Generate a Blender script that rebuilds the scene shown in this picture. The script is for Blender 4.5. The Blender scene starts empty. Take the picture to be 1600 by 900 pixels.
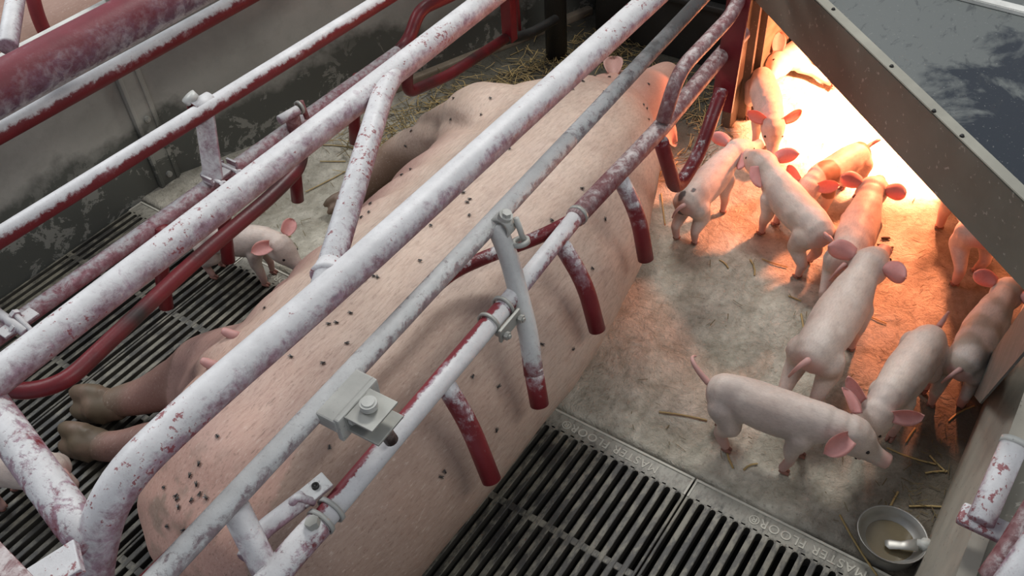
import bpy, bmesh, math, random
from mathutils import Vector, Matrix, noise
from mathutils.bvhtree import BVHTree
C = bpy.context.scene.collection
PI = math.pi
random.seed(7)

# ------------------------------------------------------------------ camera, light, exposure
FPX = 1421.9
RT = Vector((0.565, -0.823, -0.057)); DN = Vector((-0.602, -0.364, -0.711))
pitch, roll, yaw = .777099, .0797891, .657382
FW = Vector((math.cos(pitch)*math.cos(yaw), math.cos(pitch)*math.sin(yaw), -math.sin(pitch)))
r0 = FW.cross(Vector((0, 0, 1))).normalized(); d0 = FW.cross(r0)
RT = math.cos(roll)*r0 + math.sin(roll)*d0
DN = -math.sin(roll)*r0 + math.cos(roll)*d0
CAM = Vector((0, 0, 1.6))
cam = bpy.data.objects.new('camera', bpy.data.cameras.new('camera')); C.objects.link(cam)
cam.data.lens = FPX/1600*36; cam.data.sensor_width = 36; cam.data.clip_start = .02
m = Matrix.Identity(4)
for i in range(3):
    m[i][0] = RT[i]; m[i][1] = -DN[i]; m[i][2] = -FW[i]; m[i][3] = CAM[i]
cam.matrix_world = m
bpy.context.scene.camera = cam
vs = bpy.context.scene.view_settings
vs.view_transform = 'Standard'; vs.look = 'None'; vs.gamma = 1; vs.use_curve_mapping = False
vs.exposure = 0.0
w = bpy.data.worlds.new('barn_air'); bpy.context.scene.world = w; w.use_nodes = True
w.node_tree.nodes['Background'].inputs[0].default_value = (0.80, 0.86, 1.0, 1)
w.node_tree.nodes['Background'].inputs[1].default_value = 0.33

def area(name, loc, target, sx, sy, power, col):
    l = bpy.data.lights.new(name, 'AREA'); l.shape = 'RECTANGLE'; l.size = sx; l.size_y = sy
    l.energy = power; l.color = col
    o = bpy.data.objects.new(name, l); C.objects.link(o); o.location = loc
    o.rotation_euler = (Vector(target)-Vector(loc)).to_track_quat('-Z', 'Y').to_euler()
    return o
area('barn_window_light', (0.4, 3.6, 3.1), (1.2, .7, 0), 2.0, 1.0, 66, (0.95, 0.98, 1.0))
area('ceiling_and_fill_light', (3.2, 1.5, 3.3), (1.2, .6, 0), 1.2, .5, 76, (1.0, 0.985, .95))
area('ceiling_and_fill_light', (0.9, -1.6, 3.2), (1.2, 1.4, 0), 1.6, .5, 26, (1.0, 0.99, .96))  # added fill that brightens the left wall, not a ceiling lamp
def lamp(name, loc, energy, angle, blend, size, aim, col=(1.0, .42, .24)):
    hl = bpy.data.lights.new(name, 'SPOT'); hl.energy = energy; hl.color = col
    hl.spot_size = math.radians(angle); hl.spot_blend = blend; hl.shadow_soft_size = size
    aim = Vector(aim) - Vector(loc)
    ho = bpy.data.objects.new(name, hl); C.objects.link(ho); ho.location = loc
    ho.rotation_euler = aim.to_track_quat('-Z', 'Y').to_euler()
lamp('heat_lamp_light', (2.36, .33, .50), 270, 82, .40, .05, (2.43, .42, 0))
lamp('heat_lamp_halo', (2.36, .33, .49), 84, 140, .25, .04, (2.36, .33, 0), (1.0, .30, .14))

# ------------------------------------------------------------------ from the photo's pixels to points in the pen
def ray(px, py): return RT*((px-800)/FPX) + DN*((py-450)/FPX) + FW
def gz(px, py, z=0.0):
    v = ray(px, py); return CAM + v*((z-CAM.z)/v.z)
def gy(px, py, y):
    v = ray(px, py); return CAM + v*(y/v.y)

# ------------------------------------------------------------------ materials
def nt(name):
    mt = bpy.data.materials.new(name); mt.use_nodes = True
    return mt, mt.node_tree, mt.node_tree.nodes['Principled BSDF']
def N(t, k, **kw):
    n = t.nodes.new(k)
    for a, b in kw.items(): setattr(n, a, b)
    return n
def noise_tex(t, scale, detail=4, rough=.6, coord='Object', stretch=None, dist=0):
    tc = N(t, 'ShaderNodeTexCoord'); nz = N(t, 'ShaderNodeTexNoise')
    nz.inputs['Scale'].default_value = scale; nz.inputs['Detail'].default_value = detail
    nz.inputs['Roughness'].default_value = rough; nz.inputs['Distortion'].default_value = dist
    if stretch:
        mp = N(t, 'ShaderNodeMapping'); mp.inputs['Scale'].default_value = stretch
        t.links.new(tc.outputs[coord], mp.inputs[0]); t.links.new(mp.outputs[0], nz.inputs['Vector'])
    else: t.links.new(tc.outputs[coord], nz.inputs['Vector'])
    return nz.outputs['Fac']
def ramp(t, src, a, b, ca=(0, 0, 0, 1), cb=(1, 1, 1, 1)):
    r = N(t, 'ShaderNodeValToRGB'); e = r.color_ramp.elements
    if a < 0 or b > 1:
        mr = N(t, 'ShaderNodeMapRange'); mr.inputs['From Min'].default_value = a; mr.inputs['From Max'].default_value = b
        t.links.new(src, mr.inputs['Value']); src = mr.outputs['Result']; a, b = 0.0, 1.0
    e[0].position = a; e[1].position = b; e[0].color = ca; e[1].color = cb
    t.links.new(src, r.inputs[0]); return r.outputs[0]
def mix(t, fac, a, b, mode='MIX'):
    n = N(t, 'ShaderNodeMix', data_type='RGBA', blend_type=mode)
    for s, v in ((n.inputs[0], fac), (n.inputs[6], a), (n.inputs[7], b)):
        if hasattr(v, 'links') or hasattr(v, 'is_linked'): t.links.new(v, s)
        elif isinstance(v, (int, float)): s.default_value = v
        else: s.default_value = (*v[:3], 1)
    return n.outputs[2]
def mathn(t, op, a, b=0.0, c=None):
    n = N(t, 'ShaderNodeMath', operation=op)
    for i, v in enumerate((a, b) if c is None else (a, b, c)):
        if hasattr(v, 'is_linked'): t.links.new(v, n.inputs[i])
        else: n.inputs[i].default_value = v
    return n.outputs[0]
def bump(t, bs, h, strength=.3, dist=.002):
    b = N(t, 'ShaderNodeBump'); b.inputs['Strength'].default_value = strength; b.inputs['Distance'].default_value = dist
    t.links.new(h, b.inputs['Height']); t.links.new(b.outputs[0], bs.inputs['Normal'])

RED = (0.150, 0.012, 0.016); WHITE = (0.70, 0.69, 0.685); LAV = (0.35, 0.24, 0.28)
def paint(name, thin, thick, sl=.5, red=RED, lav=LAV, white=WHITE, dark=0, rough=.5, soft=.10, speck=0, grime=None, axis=None, zl=None):
    """Red paint, a thin mauve film of lime over it, and thick white lime lying mostly on the upper side of a pipe.
    thin / thick: how much of the pipe each covers (0..1)."""
    mt, t, b = nt(name)
    g = N(t, 'ShaderNodeNewGeometry'); sx = N(t, 'ShaderNodeSeparateXYZ'); t.links.new(g.outputs['Normal'], sx.inputs[0]); nz = sx.outputs[2]
    if axis:
        vd_ = N(t, 'ShaderNodeVectorMath', operation='DOT_PRODUCT'); t.links.new(g.outputs['Normal'], vd_.inputs[0]); vd_.inputs[1].default_value = axis; nz = vd_.outputs['Value']
    nL = noise_tex(t, 7, 3, .5); nM = noise_tex(t, 24, 5, .65); nF = noise_tex(t, 90, 4, .7); nX = noise_tex(t, 260, 3, .6); nM2 = noise_tex(t, 38, 5, .7, dist=.8)
    if zl: tz = N(t, 'ShaderNodeTexCoord'); pz = N(t, 'ShaderNodeSeparateXYZ'); t.links.new(tz.outputs['Object'], pz.inputs[0])
    def cover(amount, slope, wL, wM, src, soft_):
        v = mathn(t, 'MULTIPLY_ADD', nz, slope, amount-slope*.25)
        if zl: v = mathn(t, 'ADD', v, mathn(t, 'MULTIPLY', mathn(t, 'SUBTRACT', pz.outputs[2], zl[0]), zl[1]))
        v = mathn(t, 'ADD', v, mathn(t, 'MULTIPLY_ADD', nL, wL, -wL/2))
        v = mathn(t, 'ADD', v, mathn(t, 'MULTIPLY_ADD', src, wM, -wM/2))
        v = mathn(t, 'ADD', v, mathn(t, 'MULTIPLY_ADD', nF, wM*.7, -wM*.35))
        return ramp(t, v, .5-soft_, .5+soft_)
    r = mix(t, ramp(t, nM, .3, .7), red, tuple(c*1.3 for c in red))
    if dark: r = mix(t, ramp(t, nL, .56-dark, .80-dark), r, (.022, .02, .018))
    m1 = cover(thin, sl*.4, .5, 1.1, nM, soft*1.4); m2 = cover(thick, sl, .5, 1.2, nM2, soft)
    film = mix(t, ramp(t, nF, .3, .7), tuple(k*.72 for k in lav), tuple(min(1, k*1.35) for k in lav))
    film = mix(t, mathn(t, 'MULTIPLY', ramp(t, nM2, .42, .6), .5), film, tuple(k*.8 for k in white))
    wht = mix(t, ramp(t, nM, .35, .7), tuple(k*.80 for k in white), white)
    wht = mix(t, mathn(t, 'MULTIPLY', ramp(t, nX, .60, .70), .30), wht, lav)
    col = mix(t, m1, r, film); col = mix(t, m2, col, wht)
    if speck: col = mix(t, mathn(t, 'MULTIPLY', ramp(t, mathn(t, 'ADD', mathn(t, 'MULTIPLY', nF, .6), mathn(t, 'MULTIPLY', nL, .4)), .64-speck, .67-speck), .85), col, tuple(c*1.5 for c in red))
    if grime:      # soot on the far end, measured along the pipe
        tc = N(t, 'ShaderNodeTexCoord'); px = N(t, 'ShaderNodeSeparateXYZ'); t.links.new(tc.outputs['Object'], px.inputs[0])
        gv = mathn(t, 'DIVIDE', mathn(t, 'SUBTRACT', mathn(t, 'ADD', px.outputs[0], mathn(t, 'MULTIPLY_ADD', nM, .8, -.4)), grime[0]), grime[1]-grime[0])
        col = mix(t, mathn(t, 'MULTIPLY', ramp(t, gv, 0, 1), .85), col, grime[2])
    t.links.new(col, b.inputs['Base Color'])
    b.inputs['Roughness'].default_value = rough
    bump(t, b, mathn(t, 'ADD', m2, mathn(t, 'MULTIPLY', nF, .9)), .45, .0012)
    return mt
M = {}
M['top_lime'] = paint('lime_washed_top_pipe', .82, .40, .85, soft=.22, speck=.065)
M['brace_lime'] = paint('lime_washed_brace', .68, .40, .55, soft=.18, speck=.07)
M['far_lime'] = paint('lime_washed_rail', .82, .30, .85, soft=.25, speck=.07)
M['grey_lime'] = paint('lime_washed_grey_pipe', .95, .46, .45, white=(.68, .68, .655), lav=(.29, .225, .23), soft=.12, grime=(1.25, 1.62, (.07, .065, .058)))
M['edge_lime'] = paint('red_pipe_with_lime_on_the_pen_side', .42, .22, 1.5, soft=.08, red=(.19, .022, .03), axis=(.1, -.86, .45))
M['patch_brace'] = paint('red_and_lime_patched_brace', .60, .36, .35, red=(.17, .012, .018), soft=.09)
M['patch_lime'] = paint('patchy_lime_red_pipe', .62, .46, .45, soft=.10)
M['dusty_red'] = paint('dusty_red_pipe', .56, .10, .5, red=(.15, .022, .028), lav=(.22, .10, .10), white=(.60, .52, .50), soft=.14)
M['pink_red'] = paint('dusty_pink_red_pipe', .60, .14, .6, red=(.22, .035, .05), lav=(.38, .20, .22), soft=.2)
M['half_lime'] = paint('half_limed_red_pipe', .28, .22, 1.15, lav=(.26, .12, .13), soft=.16)
M['red'] = paint('dark_red_pipe', -.1, -.6, .3, rough=.38)
M['red_dark'] = paint('worn_red_black_pipe', -.1, -.6, .3, dark=.12, rough=.4)
M['red_tip'] = paint('red_finger', .22, .08, .5, lav=(.25, .13, .14), rough=.4)
M['finger'] = paint('red_finger_limed_at_the_top', .36, .14, .5, lav=(.30, .18, .20), soft=.14, rough=.42, zl=(.42, 3.4))
M['long_finger'] = paint('limed_leg_with_red_tip', .62, .50, .35, white=(.60, .60, .575), lav=(.36, .28, .29), soft=.14, zl=(.425, 7))
M['blotch'] = paint('blotchy_purple_rail', .42, -.9, -1.6, red=(.14, .018, .026), lav=(.15, .095, .13), soft=.3, speck=0)
M['dirty_bar'] = paint('dirty_bar', .5, .15, .4, red=(.05, .03, .025), lav=(.13, .10, .09), white=(.34, .31, .29))

def metal(name, col, rough=.45, met=.7, spots=None, sc=9):
    mt, t, b = nt(name)
    n1 = noise_tex(t, sc, 5, .6); n2 = noise_tex(t, sc*14, 3, .6)
    c = mix(t, ramp(t, n1, .35, .7), tuple(k*.78 for k in col), tuple(min(1, k*1.15) for k in col))
    if spots: c = mix(t, mathn(t, 'MULTIPLY', ramp(t, n2, .64, .70), .8), c, spots)
    t.links.new(c, b.inputs['Base Color']); b.inputs['Metallic'].default_value = met
    t.links.new(ramp(t, n1, .2, .8, (rough*.8,)*3+(1,), (rough*1.25,)*3+(1,)), b.inputs['Roughness'])
    bump(t, b, n2, .15, .001)
    return mt
M['zinc'] = metal('galvanised_steel', (.42, .42, .38), .5, .35)
M['zinc_lime'] = metal('limed_galvanised_steel', (.50, .50, .46), .6, .15, (.30, .29, .27))
M['steel'] = metal('bowl_steel', (.40, .39, .36), .42, .6)
M['black_metal'] = metal('black_grimy_metal', (.022, .021, .019), .5, .2, (.06, .055, .05))
M['olive'] = metal('olive_flange', (.155, .145, .115), .55, .15, (.34, .32, .27), 5)
M['olive_edge'] = metal('olive_flange_edge', (.30, .29, .24), .5, .2, None, 5)
M['channel'] = metal('grimy_channel_steel', (.13, .11, .085), .45, .3, (.30, .26, .2), 12)
M['white_cap'] = metal('white_cap_rail', (.62, .62, .58), .5, .05, (.35, .34, .30))

def wall_mat():
    mt, t, b = nt('stained_grey_wall_sheet')
    tc = N(t, 'ShaderNodeTexCoord'); sx = N(t, 'ShaderNodeSeparateXYZ'); t.links.new(tc.outputs['Object'], sx.inputs[0])
    n1 = noise_tex(t, 3.2, 6, .62); n2 = noise_tex(t, 17, 5, .65); n3 = noise_tex(t, 120, 2, .6)
    base = mix(t, ramp(t, n1, .3, .75), (.34, .335, .30), (.52, .51, .46))
    base = mix(t, mathn(t, 'MULTIPLY', ramp(t, n2, .5, .75), .35), base, (.24, .23, .20))
    wet = mathn(t, 'ADD', mathn(t, 'MULTIPLY', sx.outputs[2], -1.0), mathn(t, 'MULTIPLY_ADD', n1, .42, -.04))
    base = mix(t, ramp(t, wet, -.055, .0), base, (.115, .12, .105))
    n5 = noise_tex(t, 11, 6, .75, dist=.5)
    flake = mathn(t, 'MULTIPLY', ramp(t, n5, .55, .57), ramp(t, mathn(t, 'MULTIPLY', sx.outputs[2], -1), -.24, -.12))
    base = mix(t, mathn(t, 'MULTIPLY', flake, .8), base, (.36, .36, .32))
    t.links.new(base, b.inputs['Base Color']); b.inputs['Roughness'].default_value = .55; b.inputs['Metallic'].default_value = .1
    bump(t, b, mathn(t, 'ADD', n2, mathn(t, 'MULTIPLY', n3, .4)), .25, .002)
    return mt
M['wall'] = wall_mat()
def dark_wall():
    mt, t, b = nt('dark_grimy_wall')
    n1 = noise_tex(t, 6, 6, .65)
    t.links.new(ramp(t, n1, .35, .75, (.022, .020, .017, 1), (.075, .068, .058, 1)), b.inputs['Base Color']); b.inputs['Roughness'].default_value = .8
    return mt
M['dark_wall'] = dark_wall()
def tan_mat():
    mt, t, b = nt('tan_dusty_board')
    n1 = noise_tex(t, 6, 6, .65, stretch=(1, 1, 3)); n2 = noise_tex(t, 60, 3, .6)
    c = ramp(t, n1, .35, .75, (.16, .12, .08, 1), (.42, .34, .25, 1))
    c = mix(t, ramp(t, n2, .68, .74), c, (.6, .5, .4))
    t.links.new(c, b.inputs['Base Color']); b.inputs['Roughness'].default_value = .7
    return mt
M['tan'] = tan_mat()
M['board'] = metal('grubby_pale_board', (.36, .33, .27), .6, .05, (.12, .10, .08), 6)
M['dark_sheet'] = metal('speckled_dark_sheet', (.055, .058, .05), .5, .2, (.26, .25, .21), 8)
def concrete():
    mt, t, b = nt('dusty_concrete')
    n1 = noise_tex(t, 2.6, 6, .65); n2 = noise_tex(t, 14, 6, .7, dist=.4); n3 = noise_tex(t, 95, 4, .7)
    tc = N(t, 'ShaderNodeTexCoord'); sx = N(t, 'ShaderNodeSeparateXYZ'); t.links.new(tc.outputs['Object'], sx.inputs[0])
    c = mix(t, ramp(t, n2, .36, .66), (.36, .33, .26), (.66, .62, .52))
    c = mix(t, mathn(t, 'MULTIPLY', ramp(t, n1, .50, .64), .5), c, (.28, .25, .185))
    c = mix(t, mathn(t, 'MULTIPLY', ramp(t, n3, .56, .68), .55), c, (.20, .18, .14))
    c = mix(t, mathn(t, 'MULTIPLY', ramp(t, n3, .32, .40, (1, 1, 1, 1), (0, 0, 0, 1)), .5), c, (.60, .58, .50))
    # grime mixed with painted-in shade by the side panel; darker under the sow's head
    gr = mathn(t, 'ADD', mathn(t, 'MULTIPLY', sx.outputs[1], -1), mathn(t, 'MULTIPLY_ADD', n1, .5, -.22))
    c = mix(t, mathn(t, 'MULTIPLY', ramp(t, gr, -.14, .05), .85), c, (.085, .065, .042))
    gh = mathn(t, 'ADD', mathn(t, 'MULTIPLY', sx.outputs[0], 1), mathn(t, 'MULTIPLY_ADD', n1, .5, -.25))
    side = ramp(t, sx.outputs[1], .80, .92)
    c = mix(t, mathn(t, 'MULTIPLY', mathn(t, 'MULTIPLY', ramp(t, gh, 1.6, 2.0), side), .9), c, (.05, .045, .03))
    t.links.new(c, b.inputs['Base Color']); b.inputs['Roughness'].default_value = .85
    n4 = noise_tex(t, 45, 5, .7, dist=1.2)
    bump(t, b, mathn(t, 'ADD', n2, mathn(t, 'MULTIPLY', n4, 1.1)), .8, .010)
    return mt
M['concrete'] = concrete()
def iron():
    mt, t, b = nt('cast_iron_grating')
    n1 = noise_tex(t, 9, 5, .6); n2 = noise_tex(t, 55, 4, .7, stretch=(.5, 1, 1))
    g = N(t, 'ShaderNodeNewGeometry'); sx = N(t, 'ShaderNodeSeparateXYZ'); t.links.new(g.outputs['Normal'], sx.inputs[0])
    tc = N(t, 'ShaderNodeTexCoord'); px = N(t, 'ShaderNodeSeparateXYZ'); t.links.new(tc.outputs['Object'], px.inputs[0])
    c = mix(t, ramp(t, n1, .35, .7), (.035, .033, .030), (.095, .088, .07))
    dust = mathn(t, 'MULTIPLY', ramp(t, sx.outputs[2], .5, .9), ramp(t, mathn(t, 'ADD', n2, mathn(t, 'MULTIPLY_ADD', n1, .6, -.3)), .44, .62))
    c = mix(t, mathn(t, 'MULTIPLY', dust, .65), c, (.27, .25, .19))
    ed = mathn(t, 'MULTIPLY', ramp(t, mathn(t, 'ADD', px.outputs[0], mathn(t, 'MULTIPLY_ADD', n2, .12, -.06)), .965, 1.0), ramp(t, sx.outputs[2], .5, .9))
    c = mix(t, mathn(t, 'MULTIPLY', ed, .85), c, (.40, .38, .32))
    c = mix(t, mathn(t, 'MULTIPLY', mathn(t, 'MULTIPLY', ed, ramp(t, n2, .5, .62)), .6), c, (.13, .12, .10))
    t.links.new(c, b.inputs['Base Color']); b.inputs['Roughness'].default_value = .5
    bump(t, b, n2, .4, .002)
    return mt
M['iron'] = iron()
def plain(name, col, rough=.6, met=0, alpha=1):
    mt, t, b = nt(name)
    n1 = noise_tex(t, 40, 3)
    t.links.new(mix(t, n1, tuple(c*.8 for c in col), tuple(min(1, c*1.2) for c in col)), b.inputs['Base Color'])
    b.inputs['Roughness'].default_value = rough; b.inputs['Metallic'].default_value = met
    return mt
M['pit'] = plain('black_slurry_pit', (.006, .006, .005), .4)
M['straw'] = plain('dry_straw', (.42, .30, .12), .6)
M['straw_dark'] = plain('trodden_straw', (.16, .12, .05), .7)
M['fly'] = plain('fly_body', (.012, .011, .010), .35)
M['wing'] = plain('fly_wing', (.10, .09, .08), .3)
M['eye'] = plain('dark_eye', (.015, .008, .006), .15)
M['water'] = plain('murky_water', (.16, .13, .08), .08)
M['letters'] = plain('raised_letters', (.56, .54, .46), .6)
M['leaf'] = plain('dead_brown_leaf', (.06, .035, .02), .7)
def lid_mat():
    mt, t, b = nt('wet_dark_grey_lid')
    n0 = noise_tex(t, 4.2, 6, .62, dist=.6); tc = N(t, 'ShaderNodeTexCoord'); px = N(t, 'ShaderNodeSeparateXYZ'); t.links.new(tc.outputs['Object'], px.inputs[0])
    n1 = mathn(t, 'ADD', n0, mathn(t, 'MULTIPLY_ADD', mathn(t, 'SUBTRACT', mathn(t, 'MULTIPLY', px.outputs[0], -.45), px.outputs[1]), .75, .775))
    n2 = noise_tex(t, 18, 5, .65, dist=.8, stretch=(1, 2.4, 1)); n3 = noise_tex(t, 160, 2)
    c = mix(t, ramp(t, n1, .46, .54), (.105, .115, .110), (.024, .029, .036))
    c = mix(t, mathn(t, 'MULTIPLY', ramp(t, n2, .58, .66), .6), c, (.032, .036, .04))
    c = mix(t, mathn(t, 'MULTIPLY', ramp(t, n3, .68, .72), .4), c, (.3, .3, .28))
    t.links.new(c, b.inputs['Base Color'])
    t.links.new(ramp(t, n1, .46, .54, (.5,)*3+(1,), (.22,)*3+(1,)), b.inputs['Roughness'])
    bump(t, b, n2, .12, .002)
    return mt
M['lid'] = lid_mat()
def skin(name, a, c2, blotch, hair=.5, stretch=(1, 5, 5), hscale=60, sss=.12, rough=.55, fine=0):
    mt, t, b = nt(name)
    n1 = noise_tex(t, 7, 5, .6); n2 = noise_tex(t, hscale, 5, .7, stretch=stretch); n3 = noise_tex(t, 26, 4, .7)
    c = mix(t, ramp(t, n1, .35, .7), a, c2)
    c = mix(t, mathn(t, 'MULTIPLY', ramp(t, n3, .55, .75), .35), c, blotch)
    c = mix(t, mathn(t, 'MULTIPLY', ramp(t, n2, .30, .52, (1, 1, 1, 1), (0, 0, 0, 1)), hair), c, tuple(k*.62 for k in blotch))
    n6 = noise_tex(t, 16, 5, .7)
    c = mix(t, mathn(t, 'MULTIPLY', ramp(t, n6, .50, .68), .30), c, tuple(k*.70 for k in blotch))
    c = mix(t, mathn(t, 'MULTIPLY', ramp(t, n2, .55, .72), hair*.7), c, tuple(min(1, k*1.15) for k in c2))
    vc = N(t, 'ShaderNodeVertexColor', layer_name='tint')
    c = mix(t, vc.outputs['Alpha'], c, vc.outputs['Color'])
    if fine:
        tc = N(t, 'ShaderNodeTexCoord'); px = N(t, 'ShaderNodeSeparateXYZ'); t.links.new(tc.outputs['Object'], px.inputs[0])
        nd = noise_tex(t, 55, 4, .75, stretch=(1, 4.5, 4.5), dist=.5); nb = noise_tex(t, 5, 3, .6)
        rear = ramp(t, mathn(t, 'ADD', px.outputs[0], mathn(t, 'MULTIPLY_ADD', nb, .6, -.3)), .25, 1.25, (1, 1, 1, 1), (.25, .25, .25, 1))
        c = mix(t, mathn(t, 'MULTIPLY', mathn(t, 'MULTIPLY', ramp(t, nd, .56, .66), rear), fine), c, (.20, .12, .085))
        c = mix(t, mathn(t, 'MULTIPLY', ramp(t, nd, .30, .42, (1, 1, 1, 1), (0, 0, 0, 1)), fine*.5), c, (.78, .66, .56))
    t.links.new(c, b.inputs['Base Color']); b.inputs['Roughness'].default_value = rough
    b.inputs['Subsurface Weight'].default_value = sss; b.inputs['Subsurface Radius'].default_value = (.012, .005, .003)
    b.inputs['Subsurface Scale'].default_value = .6
    bump(t, b, n2, .25, .0012)
    return mt
M['sow'] = skin('sow_skin', (.53, .39, .305), (.63, .495, .40), (.50, .33, .26), .55, (1, 6, 6), 30, .05, fine=.75)
M['piglet'] = skin('piglet_skin', (.62, .50, .43), (.76, .66, .58), (.50, .37, .32), .30, (1, 3, 3), 110, .08)
M['ear'] = skin('piglet_ear_skin', (.60, .27, .25), (.68, .36, .33), (.48, .17, .16), .1, (1, 1, 1), 80, .2)
M['hoof'] = skin('soiled_hoof', (.24, .15, .11), (.30, .19, .14), (.14, .10, .06), .5, (1, 2, 2), 60, .02)
M['trotter'] = plain('piglet_hoof', (.30, .14, .11), .5)

# ------------------------------------------------------------------ object helpers
def link(name, me, mt=None, parent=None):
    o = bpy.data.objects.new(name, me); C.objects.link(o)
    if mt: me.materials.append(mt)
    if parent: o.parent = parent
    return o
def finish(name, bm, mt, parent=None, smooth=True, recalc=True):
    if recalc: bmesh.ops.recalc_face_normals(bm, faces=bm.faces)
    me = bpy.data.meshes.new(name); bm.to_mesh(me); bm.free()
    if smooth:
        for p in me.polygons: p.use_smooth = True
    return link(name, me, mt, parent)
def tag(o, label=None, cat=None, group=None, kind=None):
    if label: o['label'] = label
    if cat: o['category'] = cat
    if group: o['group'] = group
    if kind: o['kind'] = kind
    return o
def empty(name, loc=(0, 0, 0), label=None, cat=None, group=None):
    o = bpy.data.objects.new(name, None); C.objects.link(o); o.location = loc; o.empty_display_size = .05
    return tag(o, label, cat, group)
def keep(o, parent):            # parent while staying where it is (parents carry only a location)
    o.parent = parent; o.matrix_parent_inverse = Matrix.Translation(-Vector(parent.location))
    return o
def arc_path(pts, rad, n=7):
    """polyline with its corners rounded"""
    pts = [Vector(p) for p in pts]; out = [pts[0]]
    for i in range(1, len(pts)-1):
        a, b, c = pts[i-1], pts[i], pts[i+1]
        r = min(rad, (a-b).length*.48, (c-b).length*.48)
        p0 = b+(a-b).normalized()*r; p1 = b+(c-b).normalized()*r
        for k in range(n+1):
            s = k/n; out.append(p0*(1-s)**2 + b*2*s*(1-s) + p1*s*s)
    out.append(pts[-1]); return out
def sweep(bm, path, rad, seg=20, cap=True, radii=None, flat=None):
    path = [Vector(p) for p in path]; n = len(path)
    T = [(path[min(i+1, n-1)]-path[max(i-1, 0)]).normalized() for i in range(n)]
    up = Vector((0, 0, 1)) if abs(T[0].z) < .9 else Vector((0, 1, 0))
    u = T[0].cross(up).normalized(); rings = []
    for i, p in enumerate(path):
        u = (u - T[i]*u.dot(T[i])).normalized(); v = T[i].cross(u)
        r = radii[i] if radii else rad
        rv = r*(flat if flat else 1)
        rings.append([bm.verts.new(p + u*(math.cos(2*PI*k/seg)*r) + v*(math.sin(2*PI*k/seg)*rv)) for k in range(seg)])
    for a, b in zip(rings, rings[1:]):
        for k in range(seg): bm.faces.new((a[k], a[(k+1) % seg], b[(k+1) % seg], b[k]))
    if cap:
        for ring, i, s in ((rings[0], 0, -1), (rings[-1], n-1, 1)):
            r = radii[i] if radii else rad
            last = ring
            for f, d in ((.8, .12), (.45, .22)):
                cen = path[i]+T[i]*s*r*d
                nr = [bm.verts.new(cen+(q.co-path[i])*f) for q in ring]
                for k in range(seg): bm.faces.new((last[k], last[(k+1) % seg], nr[(k+1) % seg], nr[k]))
                last = nr
            bm.faces.new(last)
    return rings
def tube(name, pts, rad, mt, parent=None, bend=.06, seg=22, radii=None):
    p = arc_path(pts, bend)
    # subdivide long straight runs so that the wash patterns and shading stay even
    bm = bmesh.new(); sweep(bm, p, rad, seg)
    o = finish(name, bm, mt, None)
    if parent: keep(o, parent)
    return o
def box(bm, c, s, rot=None, bevel=0):
    r = bmesh.ops.create_cube(bm, size=1)['verts']
    mt = Matrix.Translation(Vector(c)) @ (rot.to_4x4() if rot else Matrix.Identity(4)) @ Matrix.Diagonal((*s, 1))
    bmesh.ops.transform(bm, matrix=mt, verts=r)
    if bevel:
        es = list({e for v in r for e in v.link_edges})
        bmesh.ops.bevel(bm, geom=es, offset=bevel, segments=2, affect='EDGES', profile=.6)
def cyl(bm, a, b, r, seg=16, r2=None):
    a = Vector(a); b = Vector(b); d = b-a
    v = bmesh.ops.create_cone(bm, cap_ends=True, segments=seg, radius1=r, radius2=r if r2 is None else r2, depth=d.length)['verts']
    bmesh.ops.transform(bm, matrix=Matrix.Translation((a+b)/2) @ d.to_track_quat('Z', 'Y').to_matrix().to_4x4(), verts=v)
def ring_band(bm, c, axis, r_in, r_out, width, seg=28, a0=0, a1=2*PI):
    """a pipe-clamp band round a pipe"""
    c = Vector(c); ax = Vector(axis).normalized(); u = ax.orthogonal().normalized(); v = ax.cross(u)
    full = abs(a1-a0-2*PI) < 1e-4; n = seg if full else seg+1; R = []
    for k in range(n):
        a = a0+(a1-a0)*k/seg; d = u*math.cos(a)+v*math.sin(a)
        R.append([bm.verts.new(c+d*rr+ax*h) for rr, h in ((r_in, -width/2), (r_out, -width/2), (r_out, width/2), (r_in, width/2))])
    for k in range(seg if full else seg):
        a = R[k]; b = R[(k+1) % n]
        for j in range(4): bm.faces.new((a[j], a[(j+1) % 4], b[(j+1) % 4], b[j]))
def bolt(name, a, b, r, mt, parent, head=1.9, nut=True):
    bm = bmesh.new(); a = Vector(a); b = Vector(b); d = (b-a).normalized()
    cyl(bm, a, b, r, 12); cyl(bm, a-d*r*.2, a+d*r*1.6, r*head, 6)
    if nut: cyl(bm, b-d*r*2.4, b-d*r*.8, r*head, 6)
    return keep(finish(name, bm, mt, None, smooth=False), parent)
def loft(bm, rings, seg=20, axis='x'):
    """rings: (centre, radius sideways, radius up, forward vector)"""
    R = []
    for c, ry, rz, f in rings:
        f = Vector(f).normalized(); c = Vector(c)
        s = Vector((0, 0, 1)).cross(f).normalized(); u = f.cross(s)
        R.append([bm.verts.new(c+s*(math.cos(2*PI*k/seg)*ry)+u*(math.sin(2*PI*k/seg)*rz)) for k in range(seg)])
    for a, b in zip(R, R[1:]):
        for k in range(seg): bm.faces.new((a[k], a[(k+1) % seg], b[(k+1) % seg], b[k]))
    bm.faces.new(R[0]); bm.faces.new(R[-1])
def limb(bm, pts, radii, seg=12):
    """tapered limb with ball joints"""
    for i, (p, r) in enumerate(zip(pts, radii)):
        v = bmesh.ops.create_uvsphere(bm, u_segments=12, v_segments=8, radius=r)['verts']
        bmesh.ops.translate(bm, verts=v, vec=Vector(p))
        if i: cyl(bm, pts[i-1], p, radii[i-1], seg, r)
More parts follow.
